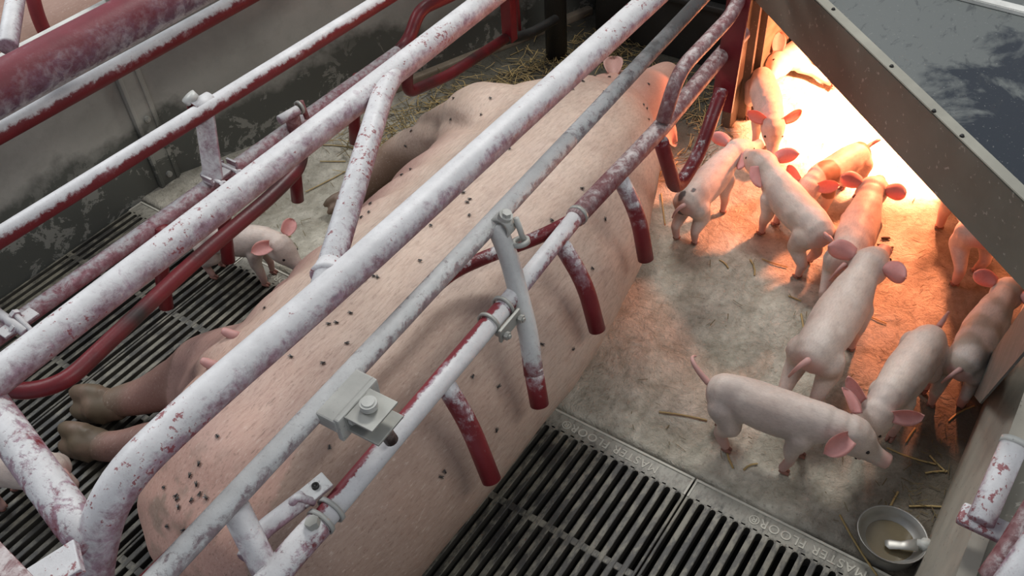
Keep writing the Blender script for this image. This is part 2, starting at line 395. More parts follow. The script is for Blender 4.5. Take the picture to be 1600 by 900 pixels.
def fuse(bm, voxel, smooth_it=6, smooth_f=.5, deform=None):
    """one continuous skin out of overlapping volumes"""
    me = bpy.data.meshes.new('tmp'); bmesh.ops.recalc_face_normals(bm, faces=bm.faces); bm.to_mesh(me); bm.free()
    o = bpy.data.objects.new('tmp', me); C.objects.link(o)
    r = o.modifiers.new('r', 'REMESH'); r.mode = 'VOXEL'; r.voxel_size = voxel; r.use_smooth_shade = True
    s = o.modifiers.new('s', 'SMOOTH'); s.iterations = smooth_it; s.factor = smooth_f
    dg = bpy.context.evaluated_depsgraph_get(); dg.update()
    out = bpy.data.meshes.new_from_object(o.evaluated_get(dg))
    bpy.data.objects.remove(o); bpy.data.meshes.remove(me)
    for p in out.polygons: p.use_smooth = True
    return out
def tint(me, fn):
    a = me.color_attributes.new('tint', 'FLOAT_COLOR', 'POINT')
    buf = []
    for v in me.vertices: buf.extend(fn(v.co, None))
    a.data.foreach_set('color', buf)
def sst(a, b, x):
    t = max(0, min(1, (x-a)/(b-a))); return t*t*(3-2*t)

# ================================================================== THE SETTING
def quad(name, pts, mt, thick=0, kind='structure', smooth=False, sub=0):
    bm = bmesh.new(); vs_ = [bm.verts.new(p) for p in pts]; f = bm.faces.new(vs_)
    if thick:
        bm.normal_update()
        r = bmesh.ops.extrude_face_region(bm, geom=[f]); nv = [g for g in r['geom'] if isinstance(g, bmesh.types.BMVert)]
        bmesh.ops.translate(bm, verts=nv, vec=f.normal*-thick)
    return finish(name, bm, mt, smooth=smooth)
XS = 1.03
# concrete floor with gentle unevenness, beyond the grates
bm = bmesh.new(); nx, ny = 150, 170; x0, x1, y0, y1 = XS+.004, 3.0, -.9, 2.35
G = [[None]*(ny+1) for _ in range(nx+1)]
for i in range(nx+1):
    for j in range(ny+1):
        x = x0+(x1-x0)*i/nx; y = y0+(y1-y0)*j/ny
        z = .0018*noise.noise(Vector((x*6, y*6, 0)))+.0010*noise.noise(Vector((x*25, y*25, 3)))
        z += -.002 if i == 0 else 0
        G[i][j] = bm.verts.new((x, y, z))
for i in range(nx):
    for j in range(ny): bm.faces.new((G[i][j], G[i+1][j], G[i+1][j+1], G[i][j+1]))
low = [bm.verts.new((v.co.x, v.co.y, -.10)) for v in G[0]]
for j in range(ny): bm.faces.new((G[0][j], G[0][j+1], low[j+1], low[j]))
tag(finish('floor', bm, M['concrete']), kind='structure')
tag(quad('floor', [(-1.4, -1, -.5), (3, -1, -.5), (3, 2.4, -.5), (-1.4, 2.4, -.5)], M['pit'], .02), kind='structure')
tag(quad('floor', [(-1.4, 2.2, .0), (3.2, 2.2, 0), (3.2, 4.6, 0), (-1.4, 4.6, 0)], M['concrete'], .1), kind='structure')
# left partition: straight part, then the part that turns inwards
WB = [Vector((-1.2, 2.12, 0)), Vector((1.16, 2.12, 0)), Vector((2.62, 1.545, 0))]
def wall_seg(a, b, h, mt, th=.03):
    n = (b-a).normalized().cross(Vector((0, 0, 1)))
    bm = bmesh.new(); c = (a+b)/2 - n*th/2
    d = b-a; rot = Matrix.Rotation(math.atan2(d.y, d.x), 3, 'Z')
    box(bm, (c.x, c.y, h/2-.02), (d.length, th, h+.04), rot)
    return tag(finish('wall_left', bm, mt, smooth=False), kind='structure')
wall_seg(WB[0], WB[1], .52, M['wall']); wall_seg(WB[1], WB[2], .62, M['wall'])
o = tube('trim_1', [(-1.2, 2.135, .535), (1.2, 2.135, .535)], .018, M['white_cap']); tag(o, kind='structure')
bm = bmesh.new(); box(bm, (0, 2.112, .515), (2.4, .012, .018)); tag(finish('trim_2', bm, M['zinc'], smooth=False), kind='structure')
# joint strips with screws on the left wall
sj = empty('joint_strip', (1.12, 2.11, 0), 'flat galvanised joint strip with screws covering the seam in the left wall', 'joint strip')
bm = bmesh.new(); box(bm, (1.135, 2.113, .25), (.075, .012, .50), bevel=.003); box(bm, (1.105, 2.108, .25), (.012, .010, .50), bevel=.003); box(bm, (1.160, 2.110, .25), (.010, .014, .50), bevel=.003)
keep(finish('strip', bm, M['wall'], smooth=False), sj)
for z in (.03, .22, .42):
    bm = bmesh.new(); cyl(bm, (1.135, 2.108, z), (1.135, 2.099, z), .009, 12); cyl(bm, (1.135, 2.10, z), (1.135, 2.096, z), .006, 6)
    keep(finish('screw', bm, M['zinc'], smooth=False), sj)
# curb along the turned part of the left wall
d = (WB[2]-WB[1]).normalized()
bm = bmesh.new(); c = (WB[1]+WB[2])/2 + Vector((d.y, -d.x, 0))*.012 + d*.27
box(bm, (c.x, c.y, .012), ((WB[2]-WB[1]).length*.62, .03, .03), Matrix.Rotation(math.atan2(d.y, d.x), 3, 'Z'), .006)
tag(finish('baseboard_left', bm, M['tan'], smooth=False), kind='structure')
# wall in front of the sow's head and dark trough
bm = bmesh.new(); box(bm, (2.66, 1.2, .6), (.04, 1.0, 1.3)); tag(finish('wall_front', bm, M['dark_wall'], smooth=False), kind='structure')
# creep side wall, back wall
bm = bmesh.new(); box(bm, (2.62, .845, .3), (.76, .022, .66)); tag(finish('wall_creep', bm, M['tan'], smooth=False), kind='structure')
bm = bmesh.new(); box(bm, (2.99, .36, .3), (.03, .98, .66)); tag(finish('wall_back', bm, M['tan'], smooth=False), kind='structure')
bm = bmesh.new(); box(bm, (2.3, -.125, .2), (1.4, .022, .5)); tag(finish('wall_right', bm, M['tan'], smooth=False), kind='structure')

# ================================================================== CAST-IRON GRATES
def grate(y0, y1, label, text_y):
    root = empty('floor_grate', (XS/2, (y0+y1)/2, 0), label, 'floor grate', 'cast iron floor grates')
    bm = bmesh.new(); xa, xb = -.29, XS-.004; e = .0015; th = .028
    n = 18; pitch_ = (y1-y0-2*e)/n; sw = .0118
    zc = -th/2
    xs = [xb-.048, .772, .515, .258, .0, -.24]
    def bar(cx, cy, sx, sy, bev=.002, top=0): box(bm, (cx, cy, zc+top), (sx, sy, th), None, bev)
    for k in range(n+1):
        yy = y0+e+pitch_*k
        ww = pitch_-sw
        if k == 0: cy, w_ = y0+e+ww*.25, ww*.5
        elif k == n: cy, w_ = y1-e-ww*.25, ww*.5
        else: cy, w_ = yy, ww
        bar((xs[0]+xa)/2+.002, cy, xs[0]-xa+.01, w_)
    bar(xb-.024, (y0+y1)/2, .048, y1-y0-2*e)
    for x in xs[1:]: box(bm, (x, (y0+y1)/2, zc-.0012), (.016, y1-y0-2*e, th), None, .002)
    # rounded slot ends along the solid edge
    for k in range(n):
        yc = y0+e+pitch_*(k+.5)
        for s in (-1, 1):
            ar = [(xs[0]+.001, yc+s*sw*.52)] + [(xs[0]-.005+.006*math.sin(q), yc+s*sw*.5*math.cos(q)) for q in (0, .4, .8, 1.2, PI/2)]
            tp_ = [bm.verts.new((x, y, -.0006)) for x, y in ar]; bt_ = [bm.verts.new((x, y, -th)) for x, y in ar]
            bm.faces.new(tp_); bm.faces.new(bt_)
            for q in range(6): bm.faces.new((tp_[q], tp_[(q+1) % 6], bt_[(q+1) % 6], bt_[q]))
    keep(finish('slatted_plate', bm, M['iron'], smooth=False), root)
    # raised rim and lettering on the solid edge
    bm = bmesh.new(); box(bm, (xb-.003, (y0+y1)/2, .0008), (.005, y1-y0-.004, .0025)); box(bm, (xb-.024, y0+.004, .0006), (.045, .004, .002)); box(bm, (xb-.024, y1-.004, .0006), (.045, .004, .002))
    keep(finish('rim', bm, M['letters'], smooth=False), root)
    if text_y is not None:
        cu = bpy.data.curves.new('t', 'FONT'); cu.body = 'MASTER FLOOR\u00ae'; cu.size = .027; cu.extrude = .0009; cu.bevel_depth = .0003; cu.space_character = 1.12
        to = bpy.data.objects.new('t', cu); C.objects.link(to); dg = bpy.context.evaluated_depsgraph_get(); dg.update()
        me = bpy.data.meshes.new_from_object(to.evaluated_get(dg)); bpy.data.objects.remove(to)
        wd = max(v.co.x for v in me.vertices)
        me.transform(Matrix.Translation((xb-.016, text_y-wd/2, .0002)) @ Matrix.Rotation(PI/2, 4, 'Z'))
        keep(link('raised_lettering', me, M['letters']), root)
        root.children[-1]['label'] = 'raised cast lettering reading MASTER FLOOR'
    return root
yy = [-.082, .358, .798, 1.238, 1.678, 2.112]
gl = ['cast iron slatted floor grate beside the side panel and steel drinking bowl',
      'cast iron slatted floor grate just right of the sow along the concrete edge',
      'cast iron slatted floor grate mostly covered by the lying sow',
      'cast iron slatted floor grate under the sow\'s hind feet',
      'cast iron slatted floor grate against the stained left wall']
for i in range(5): grate(yy[i], yy[i+1], gl[i], (.115, .548, None, 1.45, 1.9)[i])

# ================================================================== THE SOW
def build_sow():
    bm = bmesh.new()
    S = [(.235, .90, .035, .045, .20), (.255, .90, .12, .11, .20), (.30, .90, .20, .165, .20), (.38, .905, .255, .198, .205), (.50, .915, .288, .215, .208),
         (.65, .925, .305, .222, .21), (.80, .935, .318, .222, .21), (1.0, .945, .325, .222, .21), (1.2, .96, .318, .218, .208), (1.38, .985, .305, .212, .205),
         (1.52, 1.02, .285, .205, .20), (1.64, 1.035, .255, .19, .19), (1.74, 1.03, .205, .17, .18), (1.82, 1.03, .150, .145, .16), (1.90, 1.035, .125, .125, .145),
         (1.98, 1.04, .105, .108, .13), (2.06, 1.045, .085, .088, .11), (2.14, 1.05, .065, .067, .09), (2.22, 1.055, .053, .055, .078), (2.25, 1.055, .048, .05, .076)]
    loft(bm, [((x, y, zc), ry, rz, (1, 0, 0)) for x, y, ry, rz, zc in S], 40)
    def ball(c, r, s=(1, 1, 1)):
        v = bmesh.ops.create_uvsphere(bm, u_segments=20, v_segments=14, radius=r)['verts']
        bmesh.ops.transform(bm, matrix=Matrix.Translation(Vector(c)) @ Matrix.Diagonal((*s, 1)), verts=v)
    ball((.46, .93, .22), .2, (1, 1.1, 1.02))            # ham
    ball((1.50, 1.16, .24), .165, (1.0, 1.05, .95))      # shoulder
    # udder line
    for x in (.62, .74, .86, .98, 1.10, 1.22): ball((x, 1.20+.02*math.sin(x*9), .16), .105, (1.0, .95, 1.0))
    # hind legs
    limb(bm, [(.62, 1.10, .22), (.62, 1.28, .15), (.58, 1.38, .105), (.53, 1.44, .08), (.485, 1.50, .065)], [.15, .10, .066, .044, .034])
    limb(bm, [(.50, 1.04, .13), (.50, 1.22, .085), (.46, 1.32, .065), (.425, 1.385, .055), (.395, 1.45, .05)], [.11, .08, .055, .040, .032])
    # fore legs
    limb(bm, [(1.52, 1.22, .25), (1.49, 1.36, .19), (1.43, 1.46, .14), (1.37, 1.51, .09), (1.31, 1.545, .05)], [.13, .085, .054, .040, .034])
    limb(bm, [(1.60, 1.20, .13), (1.58, 1.34, .08), (1.50, 1.45, .05), (1.40, 1.50, .04)], [.10, .066, .042, .034])
    me = fuse(bm, .0085, 9, .6)
    # skin folds and soft irregularities
    NR = [v.normal.copy() for v in me.vertices]
    for v, vn in zip(me.vertices, NR):
        p = v.co.copy()
        n = noise.noise(p*5.0)*.008 + noise.noise(p*14)*.0022
        ud = sst(1.08, 1.2, p.y)*(1-sst(1.35, 1.5, p.y))*(1-sst(1.2, 1.4, p.x))
        n += ud*.006*math.sin((p.x*1.0+p.y*.9)*46+4*noise.noise(p*3))
        fold = math.exp(-((p.x-1.36-.35*(p.y-1.1))/.022)**2)*sst(1.05, 1.2, p.y)
        n -= .012*fold
        nk = math.exp(-((p.x-1.75)/.02)**2)+math.exp(-((p.x-1.86)/.018)**2)
        n -= .006*nk
        q = p+vn*n
        if q.z < .003: q.z = .003
        v.co = q
    me.update()
    def f(p, nn):
        r, g, b, a = .46, .25, .215, 0
        a = max(a, .75*sst(1.10, 1.24, p.y)*(1-sst(1.25, 1.45, p.x)))          # reddish udder
        k = .9*sst(1.28, 1.36, p.y)*(1-sst(.7, .8, p.x))                          # legs
        if k > a: a = k; r, g, b = .30, .155, .125
        k = sst(1.42, 1.47, p.y+.35*(.44-p.x))*(1-sst(.7, .8, p.x))
        if k > 0.01: a = .9; q = k*.9; r, g, b = r*(1-q)+.135*q, g*(1-q)+.095*q, b*(1-q)+.06*q
        k = sst(1.30, 1.40, p.y)*sst(1.15, 1.2, p.x)*(1-sst(.16, .24, p.z))
        if k > a: a = k*.9; r, g, b = .17, .10, .065
        nz = noise.noise(p*9)+.5*noise.noise(p*30)
        k = .70*(1-sst(.30, .85, p.x+.25*(1.0-p.y)))
        if k > a: a = k; r, g, b = .46, .235, .185
        n3 = noise.noise(p*34)+.6*noise.noise(p*75)
        k = .75*math.exp(-(((p.x-.30)/.10)**2+((p.y-.96)/.16)**2))*sst(.05, .5, n3+.3*nz)
        if k > a: a = k; r, g, b = .20, .12, .085
        elif k > .1: q = k; r, g, b = r*(1-q)+.14*q, g*(1-q)+.09*q, b*(1-q)+.06*q
        k = .68*(1-sst(.72, .95, p.y))*(1-sst(.45, 1.15, p.x))  # shading on the near part of the back, put into the tint
        if k > a*.8: a = max(a, k); r, g, b = .27, .17, .125
        k = .75*sst(1.62, 1.9, p.x)
        if k > a: a = k; r, g, b = .50, .26, .20
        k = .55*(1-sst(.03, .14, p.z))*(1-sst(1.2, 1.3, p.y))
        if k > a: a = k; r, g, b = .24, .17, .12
        return (r, g, b, a)
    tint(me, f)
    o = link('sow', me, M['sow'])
    tag(o, 'large pink sow lying on her side inside the pipe crate', 'sow')
    return o
sow = build_sow()
bvh = BVHTree.FromPolygons([v.co for v in sow.data.vertices], [p.vertices for p in sow.data.polygons])
def ear_mesh(length, width, thick, cup=.35, droop=.3):
    """leaf shaped cupped ear along +x, root at the origin, opening upwards"""
    bm = bmesh.new(); n, m_ = 12, 8; top = []; bot = []
    for i in range(n+1):
        t = i/n; w_ = width*.5*(.55+1.0*t*(1-.45*t))*(max(0, 1-t**2.4))**.6
        w_ = max(w_, width*.02)
        rt, rb = [], []
        for j in range(m_+1):
            s = j/m_*2-1
            x = length*t; y = s*w_; z = cup*width*(s*s)*(1-t*.5) - droop*length*t*t
            tk = thick*(1-abs(s)**3*.7)*(1-.6*t)
            rt.append(bm.verts.new((x, y, z+tk/2))); rb.append(bm.verts.new((x, y, z-tk/2)))
        top.append(rt); bot.append(rb)
    for i in range(n):
        for j in range(m_):
            bm.faces.new((top[i][j], top[i+1][j], top[i+1][j+1], top[i][j+1]))
            bm.faces.new((bot[i][j], bot[i][j+1], bot[i+1][j+1], bot[i+1][j]))
    for i in range(n):
        bm.faces.new((top[i][0], bot[i][0], bot[i+1][0], top[i+1][0])); bm.faces.new((top[i][m_], top[i+1][m_], bot[i+1][m_], bot[i][m_]))
    for j in range(m_):
        bm.faces.new((top[0][j], top[0][j+1], bot[0][j+1], bot[0][j])); bm.faces.new((top[n][j], bot[n][j], bot[n][j+1], top[n][j+1]))
    bmesh.ops.recalc_face_normals(bm, faces=bm.faces)
    me = bpy.data.meshes.new('ear'); bm.to_mesh(me); bm.free()
    for p in me.polygons: p.use_smooth = True
    return me
def frame(origin, fwd, up):
    f = Vector(fwd).normalized(); u = Vector(up); u = (u-f*u.dot(f)).normalized(); s = u.cross(f)
    m4 = Matrix.Identity(4)
    for i in range(3): m4[i][0] = f[i]; m4[i][1] = s[i]; m4[i][2] = u[i]; m4[i][3] = origin[i]
    return m4
for nm, og, fd, up in (('ear', (1.90, 1.06, .255), (.55, .35, .30), (-.6, -.3, .8)), ('ear', (1.88, .945, .15), (.55, -.55, -.42), (-.3, -.5, .8))):
    me = ear_mesh(.085 if og[1] > 1 else .135, .065 if og[1] > 1 else .095, .008, .45, .45); me.transform(frame(og, fd, up)); e = link(nm, me, M['sow']); e.parent = sow
    tint(me, lambda p, n: (.50, .27, .23, .85))
# teats on the udder's edge
for px, py in ((385, 455), (352, 516), (320, 563), (420, 405), (455, 378)):
    v = ray(px+12, py+8).normalized(); h = bvh.ray_cast(CAM, v)
    if h[0] is None: continue
    p = h[0]; dr = Vector((-.25, .85, .35)).normalized()
    bm = bmesh.new(); sweep(bm, [p-dr*.012, p+dr*.004, p+dr*.014, p+dr*.022], .01, 12, True, [.013, .0095, .0085, .006])
    k = finish('teat', bm, M['ear']); k.parent = sow; tint(k.data, lambda p, n: (.52, .28, .25, .8))
# hooves: two toes each
def hoof_pair(p, d, s, mt, parent, name='hoof', up=(0, 0, 1)):
    d = Vector(d).normalized(); sd = Vector(up).cross(d).normalized(); u = d.cross(sd); bm = bmesh.new()
    loft(bm, [(Vector(p)-d*s*1.15, s*.50, s*.48, d), (Vector(p)-d*s*.6, s*.62, s*.58, d), (Vector(p), s*.66, s*.58, d), (Vector(p)+d*s*.35, s*.50, s*.42, d)], 14)
    for k in (-1, 1):
        c = Vector(p)+sd*k*s*.33
        loft(bm, [(c-d*s*.2, s*.36, s*.46, d), (c+d*s*.4, s*.37, s*.46, d), (c+d*s*.95-u*s*.08, s*.31, s*.34, d), (c+d*s*1.35-u*s*.22, s*.16, s*.12, d)], 12)
        c2 = Vector(p)-d*s*.55+sd*k*s*.5+u*s*.25
        loft(bm, [(c2, s*.2, s*.2, d), (c2+d*s*.4, s*.16, s*.16, d), (c2+d*s*.7, s*.08, s*.08, d)], 8)
    me = fuse(bm, s*.10, 3, .5)
    tint(me, lambda q, n: (.13, .095, .06, .55+.45*sst(-.3, .3, noise.noise(q*22))))
    o = link(name, me, mt); o.parent = parent
    return o
hoof_pair((.465, 1.545, .052), (-.35, .9, -.12), .062, M['hoof'], sow, up=(-.7, -.3, .6))
hoof_pair((.385, 1.49, .046), (-.3, .92, -.1), .058, M['hoof'], sow, up=(-.7, -.3, .6))
hoof_pair((1.29, 1.565, .042), (-.75, .5, -.2), .036, M['hoof'], sow, up=(-.5, -.3, .8))
hoof_pair((1.36, 1.525, .036), (-.85, .4, -.1), .034, M['hoof'], sow)

# ================================================================== PIGLETS
def piglet(label, rump_px, head_px, s=1.0, yaw=0, pit=-.15, legs=(0, 0, 0, 0), ear=(.0, .0), tail='curl', rolls=0, spots=None, lift=0, at=None, group='piglets in the pen', fold=0, earw=1.0, tailside=1, tailup=.5, dirty=0, sc=(.26, .12, .055), en=(.9, -.35), ef=None):
    """rump_px / head_px: where the top of the rump and the shoulders sit. legs: swing of FL, FR, HL, HR in metres."""
    if at is None:
        A = gz(*rump_px, .20*s); B = gz(*head_px, .21*s)
        d2 = (B-A); d2.z = 0; ang = math.atan2(d2.y, d2.x); base = (A+B)/2-d2.normalized()*.01*s; base.z = 0
    else: base = Vector(at[:3]) ; ang = at[3]
    root = empty('piglet', base, label, 'piglet', group); root.rotation_euler = (0, 0, ang)
    bm = bmesh.new()
    T = [(-.146, .150, .012, .016), (-.138, .152, .029, .033), (-.118, .156, .040, .046), (-.08, .159, .0455, .051), (-.03, .156, .049, .054), (.02, .156, .0495, .054),
         (.06, .160, .046, .052), (.09, .166, .041, .048), (.115, .172, .037, .042)]
    loft(bm, [((x, 0, z-.02*fold), ry, rz, (1, 0, .1)) for x, z, ry, rz in T], 24)
    hd = Vector((math.cos(yaw)*math.cos(pit), math.sin(yaw)*math.cos(pit), math.sin(pit)))
    hy = Vector((math.cos(yaw*.4), math.sin(yaw*.4), 0.25+pit*.4)).normalized()
    N0 = Vector((.085, 0, .170)); N1 = N0+hy*.05; H0 = N1+hd*.012
    loft(bm, [(N0, .038, .043, hy), (N0+hy*.03, .035, .039, hy), (N1, .034, .038, hy+hd)], 20)
    hu = hd.cross(Vector((0, 0, 1)).cross(hd).normalized()).normalized()
    if hu.z < 0: hu = -hu
    loft(bm, [(H0-hd*.022, .030, .032, hd), (H0, .040, .043, hd), (H0+hd*.025, .0405, .042, hd), (H0+hd*.05-hu*.003, .034, .035, hd), (H0+hd*.07-hu*.008, .025, .026, hd),
              (H0+hd*.09-hu*.011, .0195, .0195, hd), (H0+hd*.108-hu*.011, .0175, .017, hd), (H0+hd*.114-hu*.010, .0185, .018, hd), (H0+hd*.119-hu*.0095, .017, .0165, hd)], 20)
    L = []
    z0 = .008
    for k, (sx, sy, kind) in enumerate(((1, 1, 'f'), (1, -1, 'f'), (-1, 1, 'h'), (-1, -1, 'h'))):
        q = legs[k]; spread = 1.0
        if kind == 'f':
            pts = [(.07, sy*.026, .135), (.062+q*.15, sy*.031, .092), (.072+q*.55, sy*.030, .050), (.070+q*.95, sy*.029, .018)]
            limb(bm, pts, [.028, .0195, .0128, .0112]); tip = Vector((.070+q*.95, sy*.029, .0))
        else:
            pts = [(-.100, sy*.024, .138), (-.082+q*.2, sy*.032, .096), (-.122+q*.75, sy*.031, .060), (-.110+q*1.0, sy*.029, .018)]
            limb(bm, pts, [.036, .025, .0140, .0112]); tip = Vector((-.110+q*1.0, sy*.029, .0))
        L.append(tip)
    me = fuse(bm, .0042, 7, .55)
    NR = [v.normal.copy() for v in me.vertices]
    for v, vn in zip(me.vertices, NR):
        p = v.co.copy(); v.co = p+vn*(.0026*noise.noise(p*20+base*7)+.0008*noise.noise(p*60+base*3))
    me.update()
    sn = H0+hd*.119
    def f(p, n):
        k1 = .75*(1-sst(.03, .10, p.z)); k2 = .8*(1-sst(.012, .05, (p-sn).length)); k3 = .7*(1-sst(.02, .05, (p-Vector((-.15, 0, .14))).length))
        a = max(k1, k2, k3); c = (.56, .30, .265)
        if spots:
            for (sx_, sy_, r_) in spots:
                w_ = r_+.012*noise.noise(p*30)
                d_ = math.hypot(p.x-sx_, (p.y-sy_))
                if d_ < w_ and p.z > .1:
                    kk = 1-sst(w_*.85, w_, d_)
                    a = max(a, kk*.85); c = tuple(c[i]*(1-kk)+sc[i]*kk for i in range(3))
        g_ = .40*sst(.10, .45, noise.noise(p*14+base*5))
        if g_ > a: a = g_; c = (.40, .33, .30)
        g_ = dirty*.6*sst(-.2, .4, noise.noise(p*22+base*3))
        if g_ > a: a = g_; c = (.30, .22, .15)
        return (*c, a)
    tint(me, f)
    bo = link('body', me, M['piglet']); bo.parent = root
    sd = Vector((0, 0, 1)).cross(hd).normalized()
    for k, kk in ((1, 0), (-1, 1)):
        em = ear_mesh(.060*earw, .054, .0035, .25, .22)
        og = H0-hd*.004+sd*k*.031+hu*.022
        q_ = (ef[kk] if ef else (1.0, .25, -.30)); fd = sd*k*q_[0]+hu*q_[1]+hd*q_[2]
        em.transform(frame(og, fd, hu*en[1]+hd*en[0])); tint(em, lambda p, n: (.6, .3, .28, .0))
        e = link('ear', em, M['ear']); e.parent = root
        bm = bmesh.new(); v = bmesh.ops.create_uvsphere(bm, u_segments=10, v_segments=8, radius=.0042)['verts']
        bmesh.ops.translate(bm, verts=v, vec=H0+hd*.052+sd*k*.0275+hu*.011)
        e = finish('eye', bm, M['eye']); e.parent = root
    bm = bmesh.new()
    for k in (1, -1):
        v = bmesh.ops.create_uvsphere(bm, u_segments=8, v_segments=6, radius=.0032)['verts']; bmesh.ops.translate(bm, verts=v, vec=sn+sd*k*.0065-hu*.0095-hd*.001)
    e = finish('nostrils', bm, M['eye']); e.parent = root
    # tail
    R0 = Vector((-.142, 0, .168)); tp = []
    for i in range(22):
        t = i/21
        if tail == 'curl':
            a = t*PI*1.9; r = .017
            tp.append(R0+Vector((-.012-.026*t-r*math.sin(a)*.9, tailside*(r*(1-math.cos(a))*.55+.004*t), .006+tailup*.02*t+r*(1-math.cos(a))*.6)))
        elif tail == 'up': tp.append(R0+Vector((-.012-.010*math.sin(t*3), tailside*.008*t, .058*t)))
        elif tail == 'hang': tp.append(R0+Vector((-.006-.022*math.sin(t*2), tailside*.024*t, .002-.045*t*t)))
        else: tp.append(R0+Vector((-.05*t-.02*math.sin(t*PI), tailside*.045*t*t, .04*math.sin(t*2.6))))
    tp[0] = R0+Vector((.012, 0, -.004))
    bm = bmesh.new(); sweep(bm, tp, .004, 8, True, [.0075-.0052*(i/21) for i in range(22)])
    e = finish('tail', bm, M['ear']); e.parent = root; tint(e.data, lambda p, n: (.56, .34, .30, .75))
    for tip in L:
        bm = bmesh.new()
        for k in (-1, 1):
            c = tip+Vector((0, k*.0048, 0))
            loft(bm, [(c+Vector((-.006, 0, .012)), .0050, .0055, (1, 0, -.4)), (c+Vector((.004, 0, .007)), .0052, .0062, (1, 0, -.3)), (c+Vector((.015, 0, .0035)), .003, .0032, (1, 0, 0))], 8)
        h = finish('hoof', bm, M['trotter']); h.parent = root
    root.scale = (s, s, s)
    return root
P_ = [
 ('white piglet in the foreground standing side on beside the grate edge', (1130, 592), (1318, 652), dict(en=(.25, 1), ef=((.9, .15, -.5), (.85, -.45, -.45)), s=.93, yaw=.12, pit=-.5, legs=(-.0, -.02, -.005, .03), tail='wave')),
 ('pale piglet seen from behind in mid pen with both ears spread', (1272, 540), (1360, 400), dict(s=1.04, yaw=-.05, pit=-.15, legs=(-.01, .01, -.045, -.02), tail='hang')),
 ('pale piglet walking towards the camera nose to nose with the foreground piglet', (1464, 508), (1382, 618), dict(en=(.75, .6), s=.90, yaw=.0, pit=-.65, legs=(.0, .02, 0, 0), tail='up')),
 ('soiled tan piglet at far right partly behind the grey sheet', (1515, 550), (1572, 452), dict(s=.86, yaw=-.1, pit=-.2, legs=(0, 0, -.03, .01), tail='hang', dirty=1)),
 ('pink piglet near the heat patch walking away behind the mid pen piglet', (1326, 394), (1366, 284), dict(s=.92, yaw=-.05, pit=-.2, legs=(0, 0, -.03, .01), tail='hang')),
 ('brown spotted piglet with curled tail at the edge of the heat patch', (1346, 226), (1272, 268), dict(en=(.75, .6), s=.80, yaw=.25, pit=-.55, legs=(0, 0, 0, .0), tail='curl', spots=((.07, .015, .042), (-.14, .0, .045), (-.01, -.045, .014)))),
 ('greyish piglet with curled tail standing nose up to its litter mates', (1278, 338), (1208, 258), dict(ef=((.35, -.7, -.6), (1, .15, -.2)), s=.92, yaw=.1, pit=.0, legs=(.01, .03, .0, .04), tail='curl', dirty=.5)),
 ('piglet on the left of the huddle with dark marks on its rump', (1082, 296), (1140, 232), dict(ef=((1, .2, -.3), (.6, -.5, -.6)), s=.84, yaw=-.3, pit=-.05, legs=(0, 0, -.01, .0), tail='hang', spots=((-.125, .02, .012), (-.11, -.005, .010)), sc=(.03, .03, .04))),
 ('piglet at the back of the huddle facing the camera by the dark post', (1194, 114), (1208, 158), dict(en=(.75, .6), s=.84, yaw=.0, pit=-.75, legs=(0, 0, 0, 0), tail='hang')),
]
for lab, a, b, kw in P_: piglet(lab, a, b, **kw)
piglet('piglet under the lid in the heat light with only its legs showing', None, None, at=(1.985, .115, 0, .45), s=1.0, legs=(0, 0, -.03, .02))
piglet('white piglet at the sow\'s udder behind the left rails on the grate', (322, 352), (412, 360), s=.82, yaw=-.35, pit=-.5, en=(.2, 1), legs=(0, 0, 0, 0), tail='hang')
piglet('pale piglet at lower left mostly hidden behind the thick brace', None, None, at=(*gz(18, 735, .12).xy, 0, 2.0), s=.85, legs=(0, 0, -.02, .02), tail='hang')
# sleeping piglets in the creep: lying on their sides against the tan wall
for (x, y, a, lab) in ((2.60, .735, -.10, 'sleeping piglet lying on its side against the tan creep wall'),
                       (2.76, .60, .10, 'second sleeping piglet, lying in front of the first in the heat light')):
    r_ = piglet(lab, None, None, at=(x, y, 0, a), s=.95, yaw=.1, pit=-.1, legs=(-.02, .02, .03, .01), tail='hang')
    r_.rotation_euler = (PI/2*.93, 0, a+PI); r_.location.z = .052; r_.location.y = y-.12

# ================================================================== PIPES: the crate
ZT, ZU, ZL, ZLL = .70, .60, .50, .45
top = empty('crate_top_frame', gz(500, 480, ZT), 'thick lime-whitened top frame of two long pipes joined by slanting braces over the sow', 'crate frame')
yR1 = gz(510, 460, ZT).y
a = gz(262, 672, ZT); b = gz(1060, -40, ZT)
e1 = gz(195, 775, ZT-.035)
tube('rail', [gz(560, 420, ZT).lerp(b, 1.15) if False else b + (b-gz(540, 430, ZT)).normalized()*.4, gz(540, 432, ZT), gz(300, 640, ZT), gz(172, 762, ZT-.01), gz(140, 900, ZT-.13), gz(150, 1010, ZT-.26)], .0255, M['top_lime'], top, .13)
L1a, L1b = gz(20, 572, ZT), gz(712, 38, ZT)
tube('rail', [L1b+(L1b-L1a).normalized()*1.0, L1a, L1a-(L1b-L1a).normalized()*.5], .0245, M['far_lime'], top)
tube('brace', [gz(503, 460, ZT), gz(600, 140, ZT), gz(622, 105, ZT)], .0205, M['brace_lime'], top, .05)
tube('brace', [gz(146, 850, ZT-.08), gz(118, 818, ZT-.06), gz(0, 655, ZT-.03), gz(-60, 575, ZT-.01)], .0255, M['patch_brace'], top)
